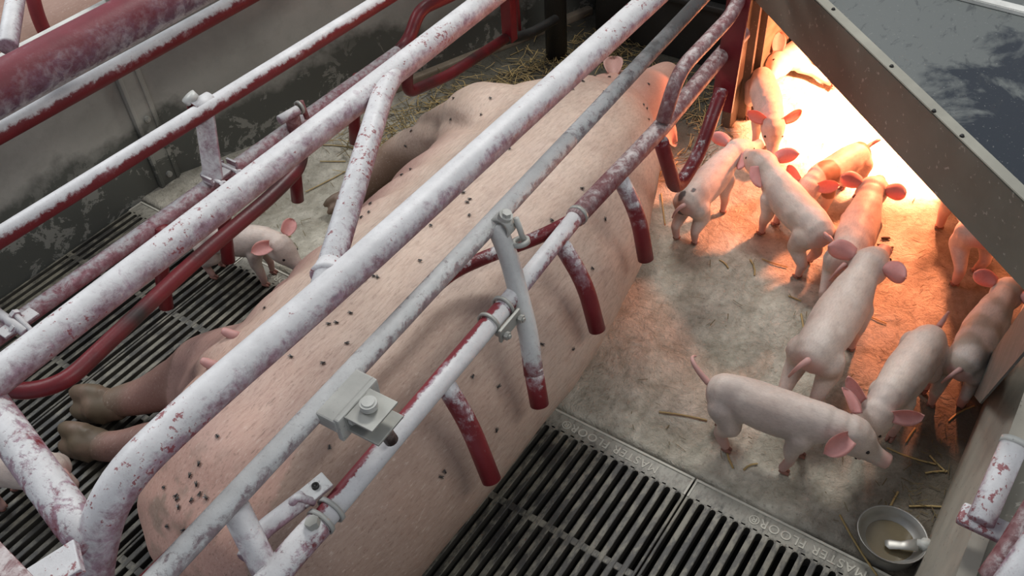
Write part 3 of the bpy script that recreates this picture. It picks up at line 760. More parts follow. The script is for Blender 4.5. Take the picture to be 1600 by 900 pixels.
# flared weld sleeves
def weld(p, d, r, mt, parent):
    bm = bmesh.new(); d = Vector(d).normalized(); p = Vector(p)
    rr = [r*1.30, r*1.22, r*1.12, r*1.04]; pp = [p, p+d*.006, p+d*.013, p+d*.024]
    sweep(bm, pp, r, 20, True, rr); k = finish('weld', bm, mt); keep(k, parent)
weld(gz(512, 432, ZT), gz(600, 140, ZT)-gz(503, 460, ZT), .0205, M['top_lime'], top)
bm = bmesh.new(); p0 = gz(125, 868, ZT-.03); p1 = gz(20, 935, ZT-.05); dd = (p1-p0)
box(bm, (p0+p1)/2, (dd.length, .045, .012), dd.to_track_quat('X', 'Z').to_matrix(), .002)
keep(finish('flat_bar', bm, M['top_lime'], smooth=False), top)
bm = bmesh.new(); p0 = gz(-30, 850, ZT+.02); p1 = gz(45, 930, ZT+.02); dd = (p1-p0)
box(bm, (p0+p1)/2, (dd.length, .03, .014), dd.to_track_quat('X', 'Z').to_matrix(), .002)
keep(finish('corner_bar', bm, M['dusty_red'], smooth=False), top)

# ---- right side frame
rs = empty('crate_side_frame', gz(780, 360, ZU), 'right crate side of two slimmer whitened pipes with hanging red fingers', 'crate side', 'crate sides')
u0, u1 = gz(330, 815, ZU), gz(1085, 10, ZU)
ud = (u1-u0).normalized()
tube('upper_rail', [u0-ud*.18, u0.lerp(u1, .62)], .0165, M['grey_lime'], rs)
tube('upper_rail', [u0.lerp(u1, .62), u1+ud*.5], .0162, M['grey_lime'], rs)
l0, l1 = gz(520, 800, ZL), gz(1030, 200, ZL)
ld = (l1-l0).normalized()
s1, s2 = gz(735, 555, ZL), gz(885, 355, ZL)
q0 = gz(470, 850, ZL)
tube('lower_rail', [q0-ld*.12, q0, gz(498, 820, ZL)], .0205, M['patch_lime'], rs)
tube('lower_rail', [gz(500, 818, ZL), gz(783, 485, ZL)], .0172, M['edge_lime'], rs)
tube('lower_rail', [gz(783, 485, ZL), gz(903, 335, ZL)], .0160, M['patch_lime'], rs)
R3e = gz(1128, 85, ZL)
tube('lower_rail', [gz(898, 341, ZL), gz(1030, 203, ZL), R3e, gy(1160, 52, R3e.y+.0)], .0190, M['dusty_red'], rs)
# front loop
yl = l1.y-.01
tube('front_loop', [gy(1172, -40, yl), gy(1145, 22, yl), gy(1060, 112, yl), gy(1036, 190, yl)], .0155, M['dusty_red'], rs, .10)
tube('front_loop', [gy(1033, 222, yl), gy(1056, 300, yl), gy(1092, 242, yl), gy(1128, 140, yl)], .0160, M['red_tip'], rs, .05)
# red angle plate at the front
bm = bmesh.new(); pt = gy(1160, -30, yl); pb = gy(1128, 172, yl); dd = pb-pt
rot = dd.to_track_quat('-Z', 'Y').to_matrix()
box(bm, (pt+pb)/2, (.05, .008, dd.length), rot, .001); box(bm, (pt+pb)/2+rot@Vector((.025, -.015, 0)), (.006, .035, dd.length), rot, .001)
keep(finish('angle_plate', bm, M['red'], smooth=False), rs)
# fingers
F = [((691, 593), (733, 662), (768, 750)), ((872, 373), (914, 442), (933, 515)), ((965, 271), (997, 335), (1009, 405))]
for a_, b_, c_ in F:
    tube('finger', [gz(*a_, ZL-.005), gz(*b_, ZL-.085), gz(*c_, ZL-.19)], .0165, M['finger'], rs, .08)
# slanting leg clamped to both rails, bends into a finger
tube('clamped_finger', [gz(775, 352, ZU+.0), gz(795, 400, ZU-.05), gz(826, 520, ZL-.05), gz(834, 585, ZL-.11)], .0172, M['long_finger'], rs, .09)
tube('finger', [gz(833, 575, ZL-.10), gz(843, 632, ZL-.17)], .0168, M['long_finger'], rs)
# rear post
pr_ = gz(368, 795, ZU-.02)
tube('rear_post', [pr_, gz(432, 925, ZU-.14), gz(462, 975, ZU-.20)], .0190, M['top_lime'], rs)
# short parallel tube with flat drilled end
tube('link_tube', [gz(385, 872, ZL+.01), gz(405, 832, ZL+.01), gz(476, 778, ZL+.015)], .0135, M['top_lime'], rs, .04)
bm = bmesh.new(); p0 = gz(474, 780, ZL+.015); p1 = gz(508, 752, ZL+.02); dd = p1-p0
box(bm, (p0+p1)/2, (dd.length+.01, .030, .006), dd.to_track_quat('X', 'Z').to_matrix(), .002); fl = keep(finish('drilled_plate', bm, M['grey_lime'], smooth=False), rs)
bm = bmesh.new(); c = gz(493, 760, ZL+.022); ring_band(bm, c, (0, 0, 1), .0035, .0055, .006, 16); cyl(bm, c+Vector((0, 0, -.003)), c+Vector((0, 0, .0024)), .0037, 12)
keep(finish('bolt_hole', bm, M['black_metal'], smooth=True), rs)
# inner bow hidden behind the upper rail, then crossing to the lower rail
zi = .47
tube('inner_bow', [gz(150, 985, zi), gz(352, 790, zi), gz(510, 627, zi), gz(700, 428, zi), gz(762, 400, zi), gz(845, 370, zi+.01), gz(905, 338, ZL)], .0130, M['red_tip'], rs, .06)
# clamps
def band_clamp(parent, c, axis, r, n=2, mt='zinc_lime', width=.012, gap=.018):
    ax = Vector(axis).normalized()
    for k in range(n):
        bm = bmesh.new(); ring_band(bm, Vector(c)+ax*(k-(n-1)/2)*gap, ax, r, r+.0045, width*.6); keep(finish('clamp_band', bm, M[mt]), parent)
cl = Vector(gz(785, 352, ZU)); band_clamp(rs, cl, ud, .0165, 1, width=.04)
bm = bmesh.new(); cyl(bm, cl+Vector((.0, -.005, .018)), cl+Vector((0, -.010, .028)), .012, 14)
cyl(bm, cl+Vector((.0, -.010, .024)), cl+Vector((0, -.012, .034)), .008, 6); keep(finish('clamp_bolt', bm, M['zinc_lime'], smooth=False), rs)
bm = bmesh.new(); cyl(bm, cl+Vector((.01, -.022, .018)), cl+Vector((.012, -.036, -.035)), .0052, 12); keep(finish('hook_pin', bm, M['zinc_lime']), rs)
bm = bmesh.new(); ring_band(bm, cl+Vector((.008, -.030, -.030)), (.1, .3, 1), .010, .0165, .008); keep(finish('ring', bm, M['zinc_lime']), rs)
c2 = gz(775, 492, ZL)
for k in (-.022, .022):
    bm = bmesh.new(); ring_band(bm, c2+ld*k, ld, .0172, .0215, .006); keep(finish('u_bolt', bm, M['zinc']), rs)
side = Vector((0, 0, 1)).cross(ld).normalized()
bm = bmesh.new(); c3 = c2-side*.026+Vector((0, 0, -.012)); box(bm, c3, (.062, .006, .028), ld.to_track_quat('X', 'Z').to_matrix(), .002)
keep(finish('clamp_plate', bm, M['zinc'], smooth=False), rs)
for k in (-.022, .022): bolt('clamp_nut', c3+ld*k+side*.010, c3+ld*k-side*.016, .0040, M['zinc'], rs)
# weld collar where the lower rail narrows
bm = bmesh.new(); ring_band(bm, gz(903, 336, ZL), ld, .0165, .0205, .008); keep(finish('collar', bm, M['zinc']), rs)
# U-clamp at the rear of the lower rail
c4 = gz(512, 803, ZL)
for k in (-.014, .008):
    bm = bmesh.new(); ring_band(bm, c4+ld*k, ld, .0185, .0225, .0065); keep(finish('u_bolt', bm, M['zinc_lime']), rs)
tube('clamp_strap', [c4+side*.022+Vector((0, 0, .012)), gz(463, 775, ZL+.035), gz(455, 790, ZL+.02)], .006, M['top_lime'], rs, .01)
bolt('clamp_nut', c4-ld*.03-side*.004+Vector((0, 0, .028)), c4-ld*.03-side*.008+Vector((0, 0, .012)), .0055, M['zinc'], rs, nut=False)
# block clamp with latch pin
cb = gz(541, 625, ZU); rotu = ud.to_track_quat('X', 'Z').to_matrix()
su = Vector((0, 0, 1)).cross(ud).normalized()
blk = empty('latch_block', cb); keep(blk, rs); blk.name = 'latch_block'; blk.location = cb
bm = bmesh.new(); box(bm, cb+su*.002, (.092, .044, .024), rotu @ Matrix.Rotation(.0, 3, 'X'), .003); box(bm, cb-su*.020+Vector((0, 0, -.008)), (.088, .010, .046), rotu, .003)
keep(finish('block', bm, M['zinc_lime'], smooth=False), rs)
for k in (-.024, .018):
    bolt('block_bolt', cb+ud*k+su*.034+Vector((0, 0, .004)), cb+ud*k-su*.040+Vector((0, 0, .004)), .0042, M['zinc_lime'], rs)
lp = gz(578, 640, ZU+.012)
bm = bmesh.new(); box(bm, lp+Vector((0, 0, 0))-su*.002, (.058, .050, .004), rotu, .001); box(bm, lp+Vector((0, 0, -.028))-su*.004, (.058, .056, .004), rotu, .001)
box(bm, lp+Vector((0, 0, -.014))+su*.022, (.056, .004, .032), rotu, .001); keep(finish('latch_bracket', bm, M['zinc'], smooth=False), rs)
bm = bmesh.new(); a_ = lp+Vector((0, 0, .016)); cyl(bm, a_, a_+Vector((0, 0, -.010)), .0125, 24); cyl(bm, a_+Vector((0, 0, .002)), a_, .009, 24); cyl(bm, a_+Vector((0, 0, .001)), a_+Vector((.012, -.010, -.088)), .0068, 14)
keep(finish('latch_pin', bm, M['zinc_lime'], smooth=False), rs)
bm = bmesh.new(); cyl(bm, a_+Vector((.006, -.004, -.052)), a_+Vector((.014, -.012, -.095)), .0105, 14); keep(finish('pin_sleeve', bm, M['dirty_bar']), rs)
bpy.data.objects.remove(blk)

# ---- left side frame
ls = empty('crate_side_frame', gz(330, 300, ZLL), 'left crate side with half-whitened upper pipe, dark red bow and fingers before the stained wall', 'crate side', 'crate sides')
v0, v1 = gz(30, 352, ZU), gz(585, 8, ZU); vd = (v1-v0).normalized()
tube('upper_rail', [v0-vd*.5, v1+vd*.75], .0185, M['half_lime'], ls)
w0, w1 = gz(100, 452, ZLL), gz(622, 82, ZLL); wd_ = (w1-w0).normalized()
yw = w0.y
tube('lower_rail', [w0-wd_*.28, w1], .0170, M['pink_red'], ls)
tube('front_loop', [gz(622, 82, ZLL), gy(640, 60, yw), gy(655, 15, yw), gy(715, -12, yw), gy(800, -60, yw)], .0165, M['red_dark'], ls, .07)
tube('front_loop', [gy(637, 92, yw), gy(636, 146, yw), gy(700, 118, yw), gy(790, 60, yw)], .0150, M['red_dark'], ls, .03)
zb = .42
tube('inner_bow', [gz(-30, 590, zb+.01), gz(25, 615, zb), gz(100, 600, zb), gz(300, 411, zb), gz(425, 306, zb), gz(468, 262, zb+.005), gz(473, 225, ZLL)], .0155, M['red_dark'], ls, .07)
for a_, c_ in (((464, 200), (465, 313)), ((352, 285), (357, 408)), ((252, 355), (260, 480)), ((560, 120), (555, 222))):
    P0 = gz(*a_, ZLL); P2 = gz(*c_, ZLL-.20)
    tube('finger', [P0, P0.lerp(P2, .5)+Vector((0, .01, .0)), P2], .0150, M['red'], ls, .05)
# flat post from the upper rail to the U-clamp on the lower rail
pu = gz(318, 168, ZU); pd = gz(334, 282, ZLL+.02)
bm = bmesh.new(); dd = pd-pu; box(bm, (pu+pd)/2-Vector((0, .0, 0)), (.040, .012, dd.length), dd.to_track_quat('-Z', 'Y').to_matrix(), .004)
keep(finish('flat_post', bm, M['top_lime'], smooth=False), ls)
band_clamp(ls, pu, vd, .0190, 1, 'half_lime', width=.075)
bm = bmesh.new(); cyl(bm, pu-vd*.010+Vector((0, .012, .018)), pu-vd*.014+Vector((0, .018, .030)), .016, 16); keep(finish('clamp_bolt', bm, M['white_cap']), ls)
c5 = gz(345, 272, ZLL+.02); bm = bmesh.new(); box(bm, c5, (.075, .026, .006), wd_.to_track_quat('X', 'Z').to_matrix(), .002)
for k in (-.034, .034): box(bm, c5+wd_*k+Vector((0, 0, .006)), (.005, .030, .018), wd_.to_track_quat('X', 'Z').to_matrix(), .001)
keep(finish('clamp_plate', bm, M['top_lime'], smooth=False), ls)
for k in (-.022, .022): bolt('clamp_pin', c5+wd_*k+Vector((0, .028, .004)), c5+wd_*k+Vector((0, -.04, .0)), .0045, M['top_lime'], ls)
# short upright with sleeve and eye ring
k0 = gz(462, 205, ZLL); k1 = gz(456, 178, ZLL+.05)
tube('upright', [k0, k1], .0165, M['dusty_red'], ls)
tube('sleeve', [gz(437, 188, ZLL+.06), gz(465, 172, ZLL+.06)], .011, M['top_lime'], ls)
bm = bmesh.new(); ring_band(bm, gz(468, 168, ZLL+.06), gz(465, 172, ZLL+.06)-gz(437, 188, ZLL+.06), .011, .0155, .006); keep(finish('eye_ring', bm, M['zinc']), ls)
tube('eye_stem', [gz(470, 158, ZLL+.07), gz(480, 185, ZLL+.03)], .006, M['dusty_red'], ls)
# bracket at far left on the lower rail
bm = bmesh.new(); q = gz(28, 505, ZLL+.02); box(bm, q, (.07, .03, .006), wd_.to_track_quat('X', 'Z').to_matrix(), .002); keep(finish('clamp_plate', bm, M['top_lime'], smooth=False), ls)
for px in ((5, 490), (38, 500)):
    q = gz(*px, ZLL+.03); bolt('clamp_pin', q+Vector((.0, .03, 0)), q+Vector((-.01, -.05, -.01)), .005, M['top_lime'], ls)
tube('strut', [gz(-30, 470, ZLL+.03), gz(40, 520, ZLL+.02)], .009, M['top_lime'], ls)
# red square upright and slim rod at the front of the left side
bm = bmesh.new(); p0 = gy(790, -60, yw); p1 = gy(797, 62, yw); dd = p1-p0
box(bm, (p0+p1)/2, (.035, .030, dd.length), dd.to_track_quat('-Z', 'Y').to_matrix(), .002); keep(finish('square_upright', bm, M['red'], smooth=False), ls)
tube('slim_rod', [gy(805, -40, yw+.02), gy(812, 48, yw+.02)], .0055, M['red'], ls)
tube('bottom_bar', [gy(790, 62, yw), gy(830, 52, yw), gy(868, 30, yw)], .0145, M['black_metal'], ls)

# ---- the two rails in front of the wall, top left
def rail(name, p, q, r, mt, label):
    d_ = (q-p).normalized(); bm = bmesh.new(); sweep(bm, [p-d_*.6, p, q, q+d_*.8], r, 28); o = finish(name, bm, mt); tag(o, label, 'rail')
    return o
rail('pen_rail', gz(40, 185, .62), gz(300, 42, .62), .021, M['half_lime'], 'half-whitened red pipe rail crossing the upper left, below the broad blotchy rail')
rail('pen_rail', gz(50, 112, .72), gz(240, 10, .72), .048, M['blotch'], 'broad blotchy purple and red rail crossing the top left corner')
o = tube('support_post', [gz(12, 72, .74), gz(34, -60, .74)], .019, M['top_lime']); tag(o, 'short whitened pipe rising from the broad rail in the top left corner', 'post')

# ---- posts at the front
o = tube('front_post', [(2.273, 1.488, .0), (2.273, 1.488, .9)], .036, M['black_metal'], None, seg=28); tag(o, 'thick black post standing in straw at the head end of the crate', 'post')
dp = empty('channel_post', (2.255, .833, 0), 'folded grimy steel channel post between the crate and the heated corner', 'post')
bm = bmesh.new()
prof = [(-.05, .0), (-.05, -.006), (-.02, -.006), (-.012, -.022), (.012, -.022), (.02, -.006), (.05, -.006), (.058, -.03), (.064, -.03), (.064, .0)]
lo = [bm.verts.new((2.25+x*.6, .83+y*1.3, .0)) for x, y in prof]; hi = [bm.verts.new((2.25+x*.6, .83+y*1.3, .75)) for x, y in prof]
for k in range(len(prof)): bm.faces.new((lo[k], lo[(k+1) % len(prof)], hi[(k+1) % len(prof)], hi[k]))
bm.faces.new(hi); bm.faces.new(lo); keep(finish('channel', bm, M['channel'], smooth=False), dp)
bm = bmesh.new(); box(bm, (2.205, .835, .36), (.05, .03, .74), None, .004); keep(finish('flange', bm, M['channel'], smooth=False), dp)
# dark feed trough
ft = empty('feed_trough', (2.5, 1.2, 0), 'black feed trough in the shade ahead of the sow', 'trough')
bm = bmesh.new(); box(bm, (2.47, 1.15, .10), (.02, .60, .20), None, .004); box(bm, (2.62, 1.15, .13), (.02, .60, .26), None, .004); box(bm, (2.55, 1.15, .02), (.16, .6, .02), None, .002)
box(bm, (2.55, .86, .12), (.16, .012, .22), None, .002); box(bm, (2.55, 1.44, .12), (.16, .012, .22), None, .002)
keep(finish('trough_body', bm, M['black_metal'], smooth=False), ft)
bm = bmesh.new(); box(bm, (2.46, 1.15, .21), (.035, .62, .018), None, .005); keep(finish('lip', bm, M['black_metal'], smooth=False), ft)
tube('divider_bar', [(2.44, .9, .32), (2.44, 1.42, .32)], .014, M['black_metal'], ft)

# ================================================================== CREEP LID, PANEL
zlo, zhi = .40, .545
A = gz(1192, 16, zlo); B = gz(1610, 466, zlo); A2 = gz(1296, -4, zhi); B2 = gz(1606, 312, zhi)
dl = (B-A); dl.z = 0; dl.normalize(); nn = Vector((dl.y, -dl.x, 0))
if nn.x > 0: nn = -nn            # towards the open pen
lid = empty('creep_lid', (A+B)/2, 'dark wet lid with deep olive front flange over the heated corner', 'lid')
A = A-dl*.06; B = B+dl*.01
def prism(name, pts, z0_, z1_, mt, parent, bev=0):
    bm = bmesh.new(); lo = [bm.verts.new((p[0], p[1], z0_)) for p in pts]; hi = [bm.verts.new((p[0], p[1], z1_)) for p in pts]
    for k in range(len(pts)): bm.faces.new((lo[k], lo[(k+1) % len(pts)], hi[(k+1) % len(pts)], hi[k]))
    bm.faces.new(hi); bm.faces.new(lo)
    if bev: bmesh.ops.bevel(bm, geom=list(bm.edges), offset=bev, segments=2, affect='EDGES')
    o = finish(name, bm, mt, smooth=False)
    return keep(o, parent) if parent else o
fa = [A, B, B-nn*.012, A-nn*.012]
prism('front_flange', [(p.x, p.y) for p in fa], zlo, zhi, M['olive'], lid, .002)
fb = [A-nn*.0, B-nn*.0, B-nn*.026, A-nn*.026]
prism('flange_lip', [(p.x, p.y) for p in fb], zhi, zhi+.003, M['olive_edge'], lid, .001)
prism('cover_sheet', [(A-nn*.02).xy[:], (B-nn*.02).xy[:], (2.05, -.55), (2.95, -.55), (2.95, .82), (A.x+.05, .82)], zhi-.006, zhi+.001, M['lid'], lid)
eb = [(2.189, .75), (2.219, .75), (2.121, -.55), (2.091, -.55)]
prism('edge_strip', eb, zhi, zhi+.012, M['white_cap'], lid, .002)
for px, py in ((1302, 15), (1393, 104), (1459, 174), (1503, 213)):
    q = gz(px, py, zhi+.003); bm = bmesh.new(); cyl(bm, q, q+Vector((0, 0, .004)), .005, 10, .003); keep(finish('rivet', bm, M['black_metal']), lid)
# grey sheet hanging at right
s0, s1, s2, s3 = gz(1615, 478, .34), gz(1515, 612, .10), gz(1532, 628, .06), gz(1620, 520, .25)
y_s = -.045
pa = [gy(1612, 462, y_s), gy(1512, 605, y_s), gy(1531, 630, y_s-.004), gy(1612, 535, y_s-.004)]
bm = bmesh.new(); vv = [bm.verts.new(p) for p in pa]; fc = bm.faces.new(vv); r = bmesh.ops.extrude_face_region(bm, geom=[fc])
bmesh.ops.translate(bm, verts=[g for g in r['geom'] if isinstance(g, bmesh.types.BMVert)], vec=(0, -.003, 0))
o = finish('hanging_sheet', bm, M['dark_sheet'], smooth=False); tag(o, 'grey metal sheet hanging beside the side panel in front of the far right piglet', 'sheet')
# side panel of the pen, lower right
pn = empty('side_panel', (1.2, -.08, 0), 'grey plank side panel of the pen at lower right with flat top', 'panel')
bm = bmesh.new(); va = [bm.verts.new((x_, y_, z_)) for x_ in (.2, 2.0) for y_, z_ in ((-.070, -.03), (-.096, .47), (-.118, .47), (-.118, -.03))]
for k in range(4): bm.faces.new((va[k], va[(k+1) % 4], va[4+(k+1) % 4], va[4+k]))
bm.faces.new(va[:4]); bm.faces.new(va[4:]); keep(finish('board', bm, M['board'], smooth=False), pn)
prism('outer_board', [(.2, -.150), (2.0, -.150), (2.0, -.21), (.2, -.21)], .0, .44, M['zinc_lime'], pn, .003)
prism('top_groove', [(.2, -.1185), (2.0, -.1185), (2.0, -.1495), (.2, -.1495)], .30, .455, M['olive'], pn)
# limed clamp bracket standing on the panel
cp = empty('clamp_post', gz(1545, 800, .52), 'lime-crusted pipe bracket fixed over the side panel at lower right', 'bracket')
tube('sleeve_pipe', [gz(1532, 815, .52), gz(1583, 698, .56)], .017, M['top_lime'], cp)
bm = bmesh.new(); g1 = gz(1583, 696, .562); dd = (gz(1583, 698, .56)-gz(1532, 815, .52)).normalized(); ring_band(bm, g1+dd*.003, dd, .009, .0175, .008); keep(finish('pipe_mouth', bm, M['zinc_lime']), cp)
bm = bmesh.new(); box(bm, gz(1545, 822, .51), (.03, .075, .02), dd.to_track_quat('X', 'Z').to_matrix(), .006); keep(finish('base_plate', bm, M['top_lime'], smooth=True), cp)
tube('red_pipe', [gz(1548, 905, .5), gz(1580, 860, .53), gz(1640, 760, .56)], .017, M['dusty_red'], cp, .05)
tube('white_pipe', [gz(1560, 935, .56), gz(1650, 800, .60)], .017, M['top_lime'], cp)

# ================================================================== DRINKING BOWL
bc = Vector((1.085, -.012, 0))
bowl = empty('drinking_bowl', bc, 'round steel piglet drinking bowl with a nose lever on the floor beside the side panel', 'drinking bowl')
bm = bmesh.new(); R = []; seg = 40
prof = [(.054, .000), (.058, .02), (.061, .036), (.064, .037), (.060, .034), (.056, .024), (.048, .012), (.032, .006), (.0, .005)]
for r_, z_ in prof:
    if r_ == 0: cen = bm.verts.new((0, 0, z_)); break
    R.append([bm.verts.new((math.cos(2*PI*k/seg)*r_*1.0, math.sin(2*PI*k/seg)*r_, z_+.010*(math.cos(2*PI*k/seg)*-.4+.4)*(z_ > .01))) for k in range(seg)])
for a_, b_ in zip(R, R[1:]):
    for k in range(seg): bm.faces.new((a_[k], a_[(k+1) % seg], b_[(k+1) % seg], b_[k]))
for k in range(seg): bm.faces.new((R[-1][k], R[-1][(k+1) % seg], cen))
o = finish('bowl', bm, M['steel']); o.parent = bowl
bm = bmesh.new(); cyl(bm, (0, 0, .012), (0, 0, .0135), .046, 32); o = finish('water', bm, M['water'], smooth=False); o.parent = bowl
bm = bmesh.new(); loft(bm, [((-.012, .006, .020), .006, .002, (.3, -1, 0)), ((-.011, -.002, .021), .011, .002, (.3, -1, 0)), ((-.006, -.020, .027), .009, .002, (.3, -1, 0)), ((.006, -.046, .036), .014, .004, (.3, -1, 0))], 14)
o = finish('nose_lever', bm, M['steel']); o.parent = bowl
bm = bmesh.new(); cyl(bm, (.008, -.044, .034), (.014, -.066, .040), .009, 12); cyl(bm, (.012, -.058, .044), (.012, -.058, .030), .012, 8); o = finish('valve', bm, M['zinc_lime']); o.parent = bowl

# ================================================================== STRAW
def stalk(bm, p, a, L_, r, z_=.003, bend=0, tilt=0):
    d_ = Vector((math.cos(a), math.sin(a), tilt)); s_ = Vector((-math.sin(a), math.cos(a), 0))
    pts = [Vector(p)+d_*L_*(t-.5)+s_*bend*(t-.5)**2+Vector((0, 0, z_)) for t in (0, .33, .66, 1)]
    sweep(bm, pts, r, 6, False, flat=.5)
def stuff(name, pts, mt, label, cat, Lr=(.02, .09), r=.0014):
    bm = bmesh.new()
    for p in pts: stalk(bm, p, random.uniform(0, PI), random.uniform(*Lr), r*random.uniform(.6, 1.2), random.uniform(.003, .010), random.uniform(-.012, .012)*(1 if Lr[1] > .05 else .15), random.uniform(-.06, .06))
    o = finish(name, bm, mt); tag(o, label, cat, kind='stuff'); return o
pts = []
for _ in range(950):
    t = random.random(); base = Vector((1.55, 1.80, 0)).lerp(Vector((2.55, 1.38, 0)), t)
    q = base+Vector((random.gauss(0, .06), random.gauss(-.06, .07), random.random()*.02))
    q.y = min(q.y, WB[1].y+(q.x-WB[1].x)*(WB[2].y-WB[1].y)/(WB[2].x-WB[1].x)-.05); pts.append(q)
for _ in range(350): pts.append(Vector((random.uniform(2.15, 2.41), random.uniform(.90, 1.42), 0)))
for _ in range(60): pts.append(Vector((random.uniform(1.85, 2.2), random.uniform(.80, .9), 0)))
stuff('straw_litter', pts[::2], M['straw'], 'pale straw litter heaped along the wall by the sow\'s head', 'straw')
stuff('straw_litter', pts[1::2], M['straw_dark'], 'dark trodden straw litter around the sow\'s head', 'straw')
pts = [Vector((random.uniform(1.06, 2.3), random.uniform(-.04, .62), 0)) for _ in range(110)] + [Vector((random.uniform(1.1, 1.4), random.gauss(-.02, .03), 0)) for _ in range(70)] + [Vector((random.uniform(1.05, 1.5), random.uniform(1.5, 1.9), 0)) for _ in range(60)]
stuff('straw_bits', pts, M['straw_dark'], 'tiny broken straw bits strewn over the concrete', 'straw', (.004, .03), .0008)
ps = [((1252, 490), (1258, 528)), ((1232, 462), (1252, 470)), ((1030, 642), (1105, 655)), ((1130, 685), (1142, 732)), ((1160, 732), (1182, 722)), ((1310, 805), (1368, 900)), ((1381, 810), (1403, 768)),
      ((1420, 790), (1475, 791)), ((1472, 805), (1490, 745)), ((1385, 702), (1462, 728)), ((1445, 738), (1480, 735)), ((1452, 712), (1478, 738)), ((1415, 690), (1430, 668)), ((1350, 490), (1385, 506)), ((1275, 585), (1276, 600)),
      ((1033, 302), (1039, 350)), ((1126, 405), (1140, 418)), ((1175, 405), (1182, 430)), ((478, 300), (540, 268)), ((505, 225), (555, 230)), ((500, 252), (540, 252)), ((420, 370), (455, 368)), ((672, 150), (690, 165)), ((1230, 418), (1190, 405)),
      ((1480, 655), (1520, 632)), ((1290, 560), (1292, 598)), ((190, 405), (120, 425)), ((1090, 185), (1102, 205))]
for (a_, b_) in ps:
    P0, P1 = gz(*a_, .003), gz(*b_, .003); c = (P0+P1)/2; d_ = P1-P0
    bm = bmesh.new(); stalk(bm, (0, 0, 0), math.atan2(d_.y, d_.x), d_.length, .0022, .0015, random.uniform(-.02, .02))
    o = finish('straw_stalk', bm, M['straw']); o.location = (c.x, c.y, .0015)
    tag(o, 'single dry yellow straw stalk lying loose on the pen floor', 'straw stalk', 'loose straw stalks on the pen floor')
# dead leaf scraps
bm = bmesh.new()
for px, py in ((1384, 372), (1390, 388), (1386, 394), (1378, 384)):
    q = gz(px, py, .004); v = bmesh.ops.create_icosphere(bm, subdivisions=1, radius=.012)['verts']
    bmesh.ops.transform(bm, matrix=Matrix.Translation(q) @ Matrix.Rotation(random.random()*3, 4, 'Z') @ Matrix.Diagonal((1.2, .4, .35, 1)), verts=v)
tag(finish('leaf_scrap', bm, M['leaf']), 'crumpled dead brown leaf scrap on the sand-coloured floor near the heat patch', 'leaf')

# ================================================================== FLIES
FL = [(703,152),(709,154),(705,187),(752,180),(766,154),(783,118),(790,123),(802,113),(819,113),(643,205),(634,228),(642,265),(628,274),(798,213),(750,260),(895,140),(911,128),(952,121),(979,105),(944,144),(929,119),
(928,176),(903,189),(1005,164),(1010,170),(1013,187),(909,295),(1013,132),(724,302),(734,312),(730,317),(733,337),(673,353),(656,408),(584,432),(590,434),(570,438),(576,427),(514,507),(526,505),(542,537),(548,490),
(469,400),(462,388),(443,407),(414,482),(396,479),(565,340),(577,332),(579,319),(846,538),(895,545),(455,558),(312,725),(298,743),(257,762),(308,757),(313,772),(323,778),(276,775),(278,780),(300,782),(280,793),(262,822),(288,828),
(340,682),(778,604),(775,672),(694,737),(688,745),(515,699),(945,343),(796,233),(862,345),(738,588),(505,568),(925,420)]
bm = bmesh.new()
loft(bm, [((-.0032, 0, .0018), .0006, .0006, (1, 0, 0)), ((-.002, 0, .0020), .0014, .0013, (1, 0, 0)), ((0, 0, .0022), .0015, .0014, (1, 0, 0)), ((.0014, 0, .0022), .0013, .0012, (1, 0, 0)), ((.0022, 0, .002), .0009, .0009, (1, 0, 0)), ((.0030, 0, .0019), .0012, .0010, (1, 0, 0)), ((.0036, 0, .0018), .0005, .0005, (1, 0, 0))], 10)
for s_ in (-1, 1):
    for x_ in (-.001, .0006, .002): sweep(bm, [(x_, 0, .0018), (x_*1.4, s_*.0016, .0022), (x_*1.9, s_*.0028, .0001)], .0002, 5)
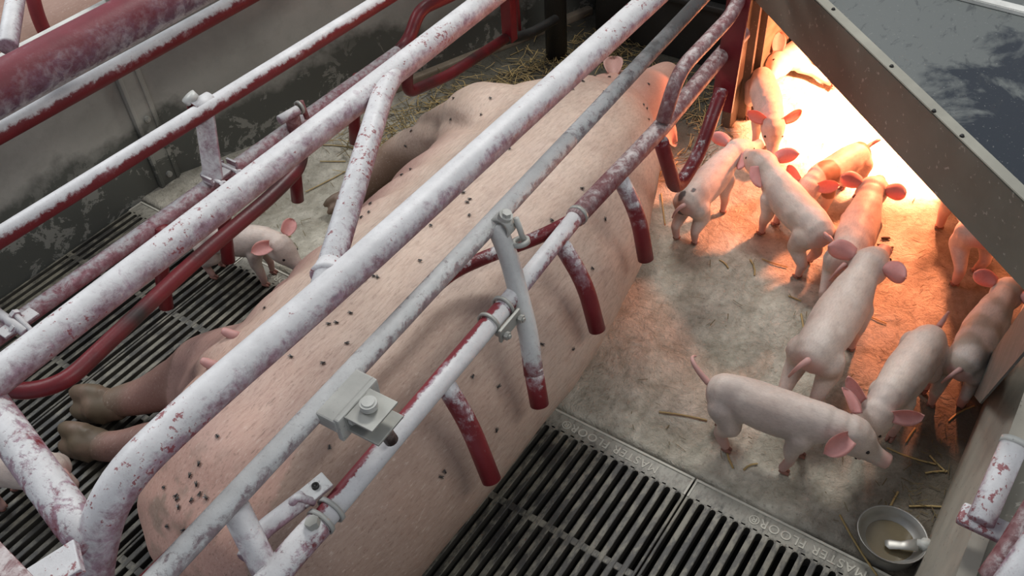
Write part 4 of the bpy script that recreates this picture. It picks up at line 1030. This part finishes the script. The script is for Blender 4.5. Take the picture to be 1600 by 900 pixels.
fb = finish('body', bm, M['fly'])
bm = bmesh.new()
for s_ in (-1, 1):
    v = [bm.verts.new(q) for q in ((.001, s_*.0006, .0034), (-.002, s_*.0024, .0034), (-.0048, s_*.0022, .0030), (-.0042, s_*.0008, .0034))]; f_ = bm.faces.new(v)
    r = bmesh.ops.extrude_face_region(bm, geom=[f_]); bmesh.ops.translate(bm, verts=[g for g in r['geom'] if isinstance(g, bmesh.types.BMVert)], vec=(0, 0, .00012))
wg = finish('wings', bm, M['wing'], smooth=False)
first = None
for px, py in FL:
    h = bvh.ray_cast(CAM, ray(px, py).normalized())
    if h[0] is None: continue
    if first is None:
        r_ = empty('fly'); fb.parent = r_; wg.parent = r_; first = r_
    else:
        r_ = first.copy(); C.objects.link(r_)
        for ch in (fb, wg): c = ch.copy(); C.objects.link(c); c.parent = r_
    nrm = h[1] if h[1].dot(ray(px, py)) < 0 else -h[1]
    a_ = random.random()*6.28; t_ = Vector((math.cos(a_), math.sin(a_), .1))
    r_.matrix_world = frame(h[0], t_-nrm*t_.dot(nrm), nrm) @ Matrix.Scale(1.15, 4)
    tag(r_, 'small dark fly sitting on the sow\'s pink hide', 'fly', 'flies on the sow')

# ================================================================== NEIGHBOUR BEHIND THE LEFT WALL
bm = bmesh.new(); loft(bm, [((.5+x, 2.95, .2), ry, rz, (1, 0, 0)) for x, ry, rz in ((-.1, .05, .05), (-.05, .2, .16), (.1, .27, .2), (.5, .3, .22), (1.0, .3, .21), (1.25, .22, .17), (1.3, .1, .1))], 32)
limb(bm, [(.7, 2.75, .2), (.7, 2.6, .12), (.62, 2.45, .06)], [.12, .07, .045])
me = fuse(bm, .02, 6); tint(me, lambda p, n: (.30, .16, .12, .8)); o = link('sow', me, M['sow']); tag(o, 'neighbouring brownish sow glimpsed beyond the left wall at the top left corner', 'sow')
o = tube('neighbour_rail', [gz(42, -40, .5), gz(60, 30, .38), gz(80, 70, .3)], .02, M['red']); tag(o, 'dark red pipe of the next crate behind the left wall', 'pipe')
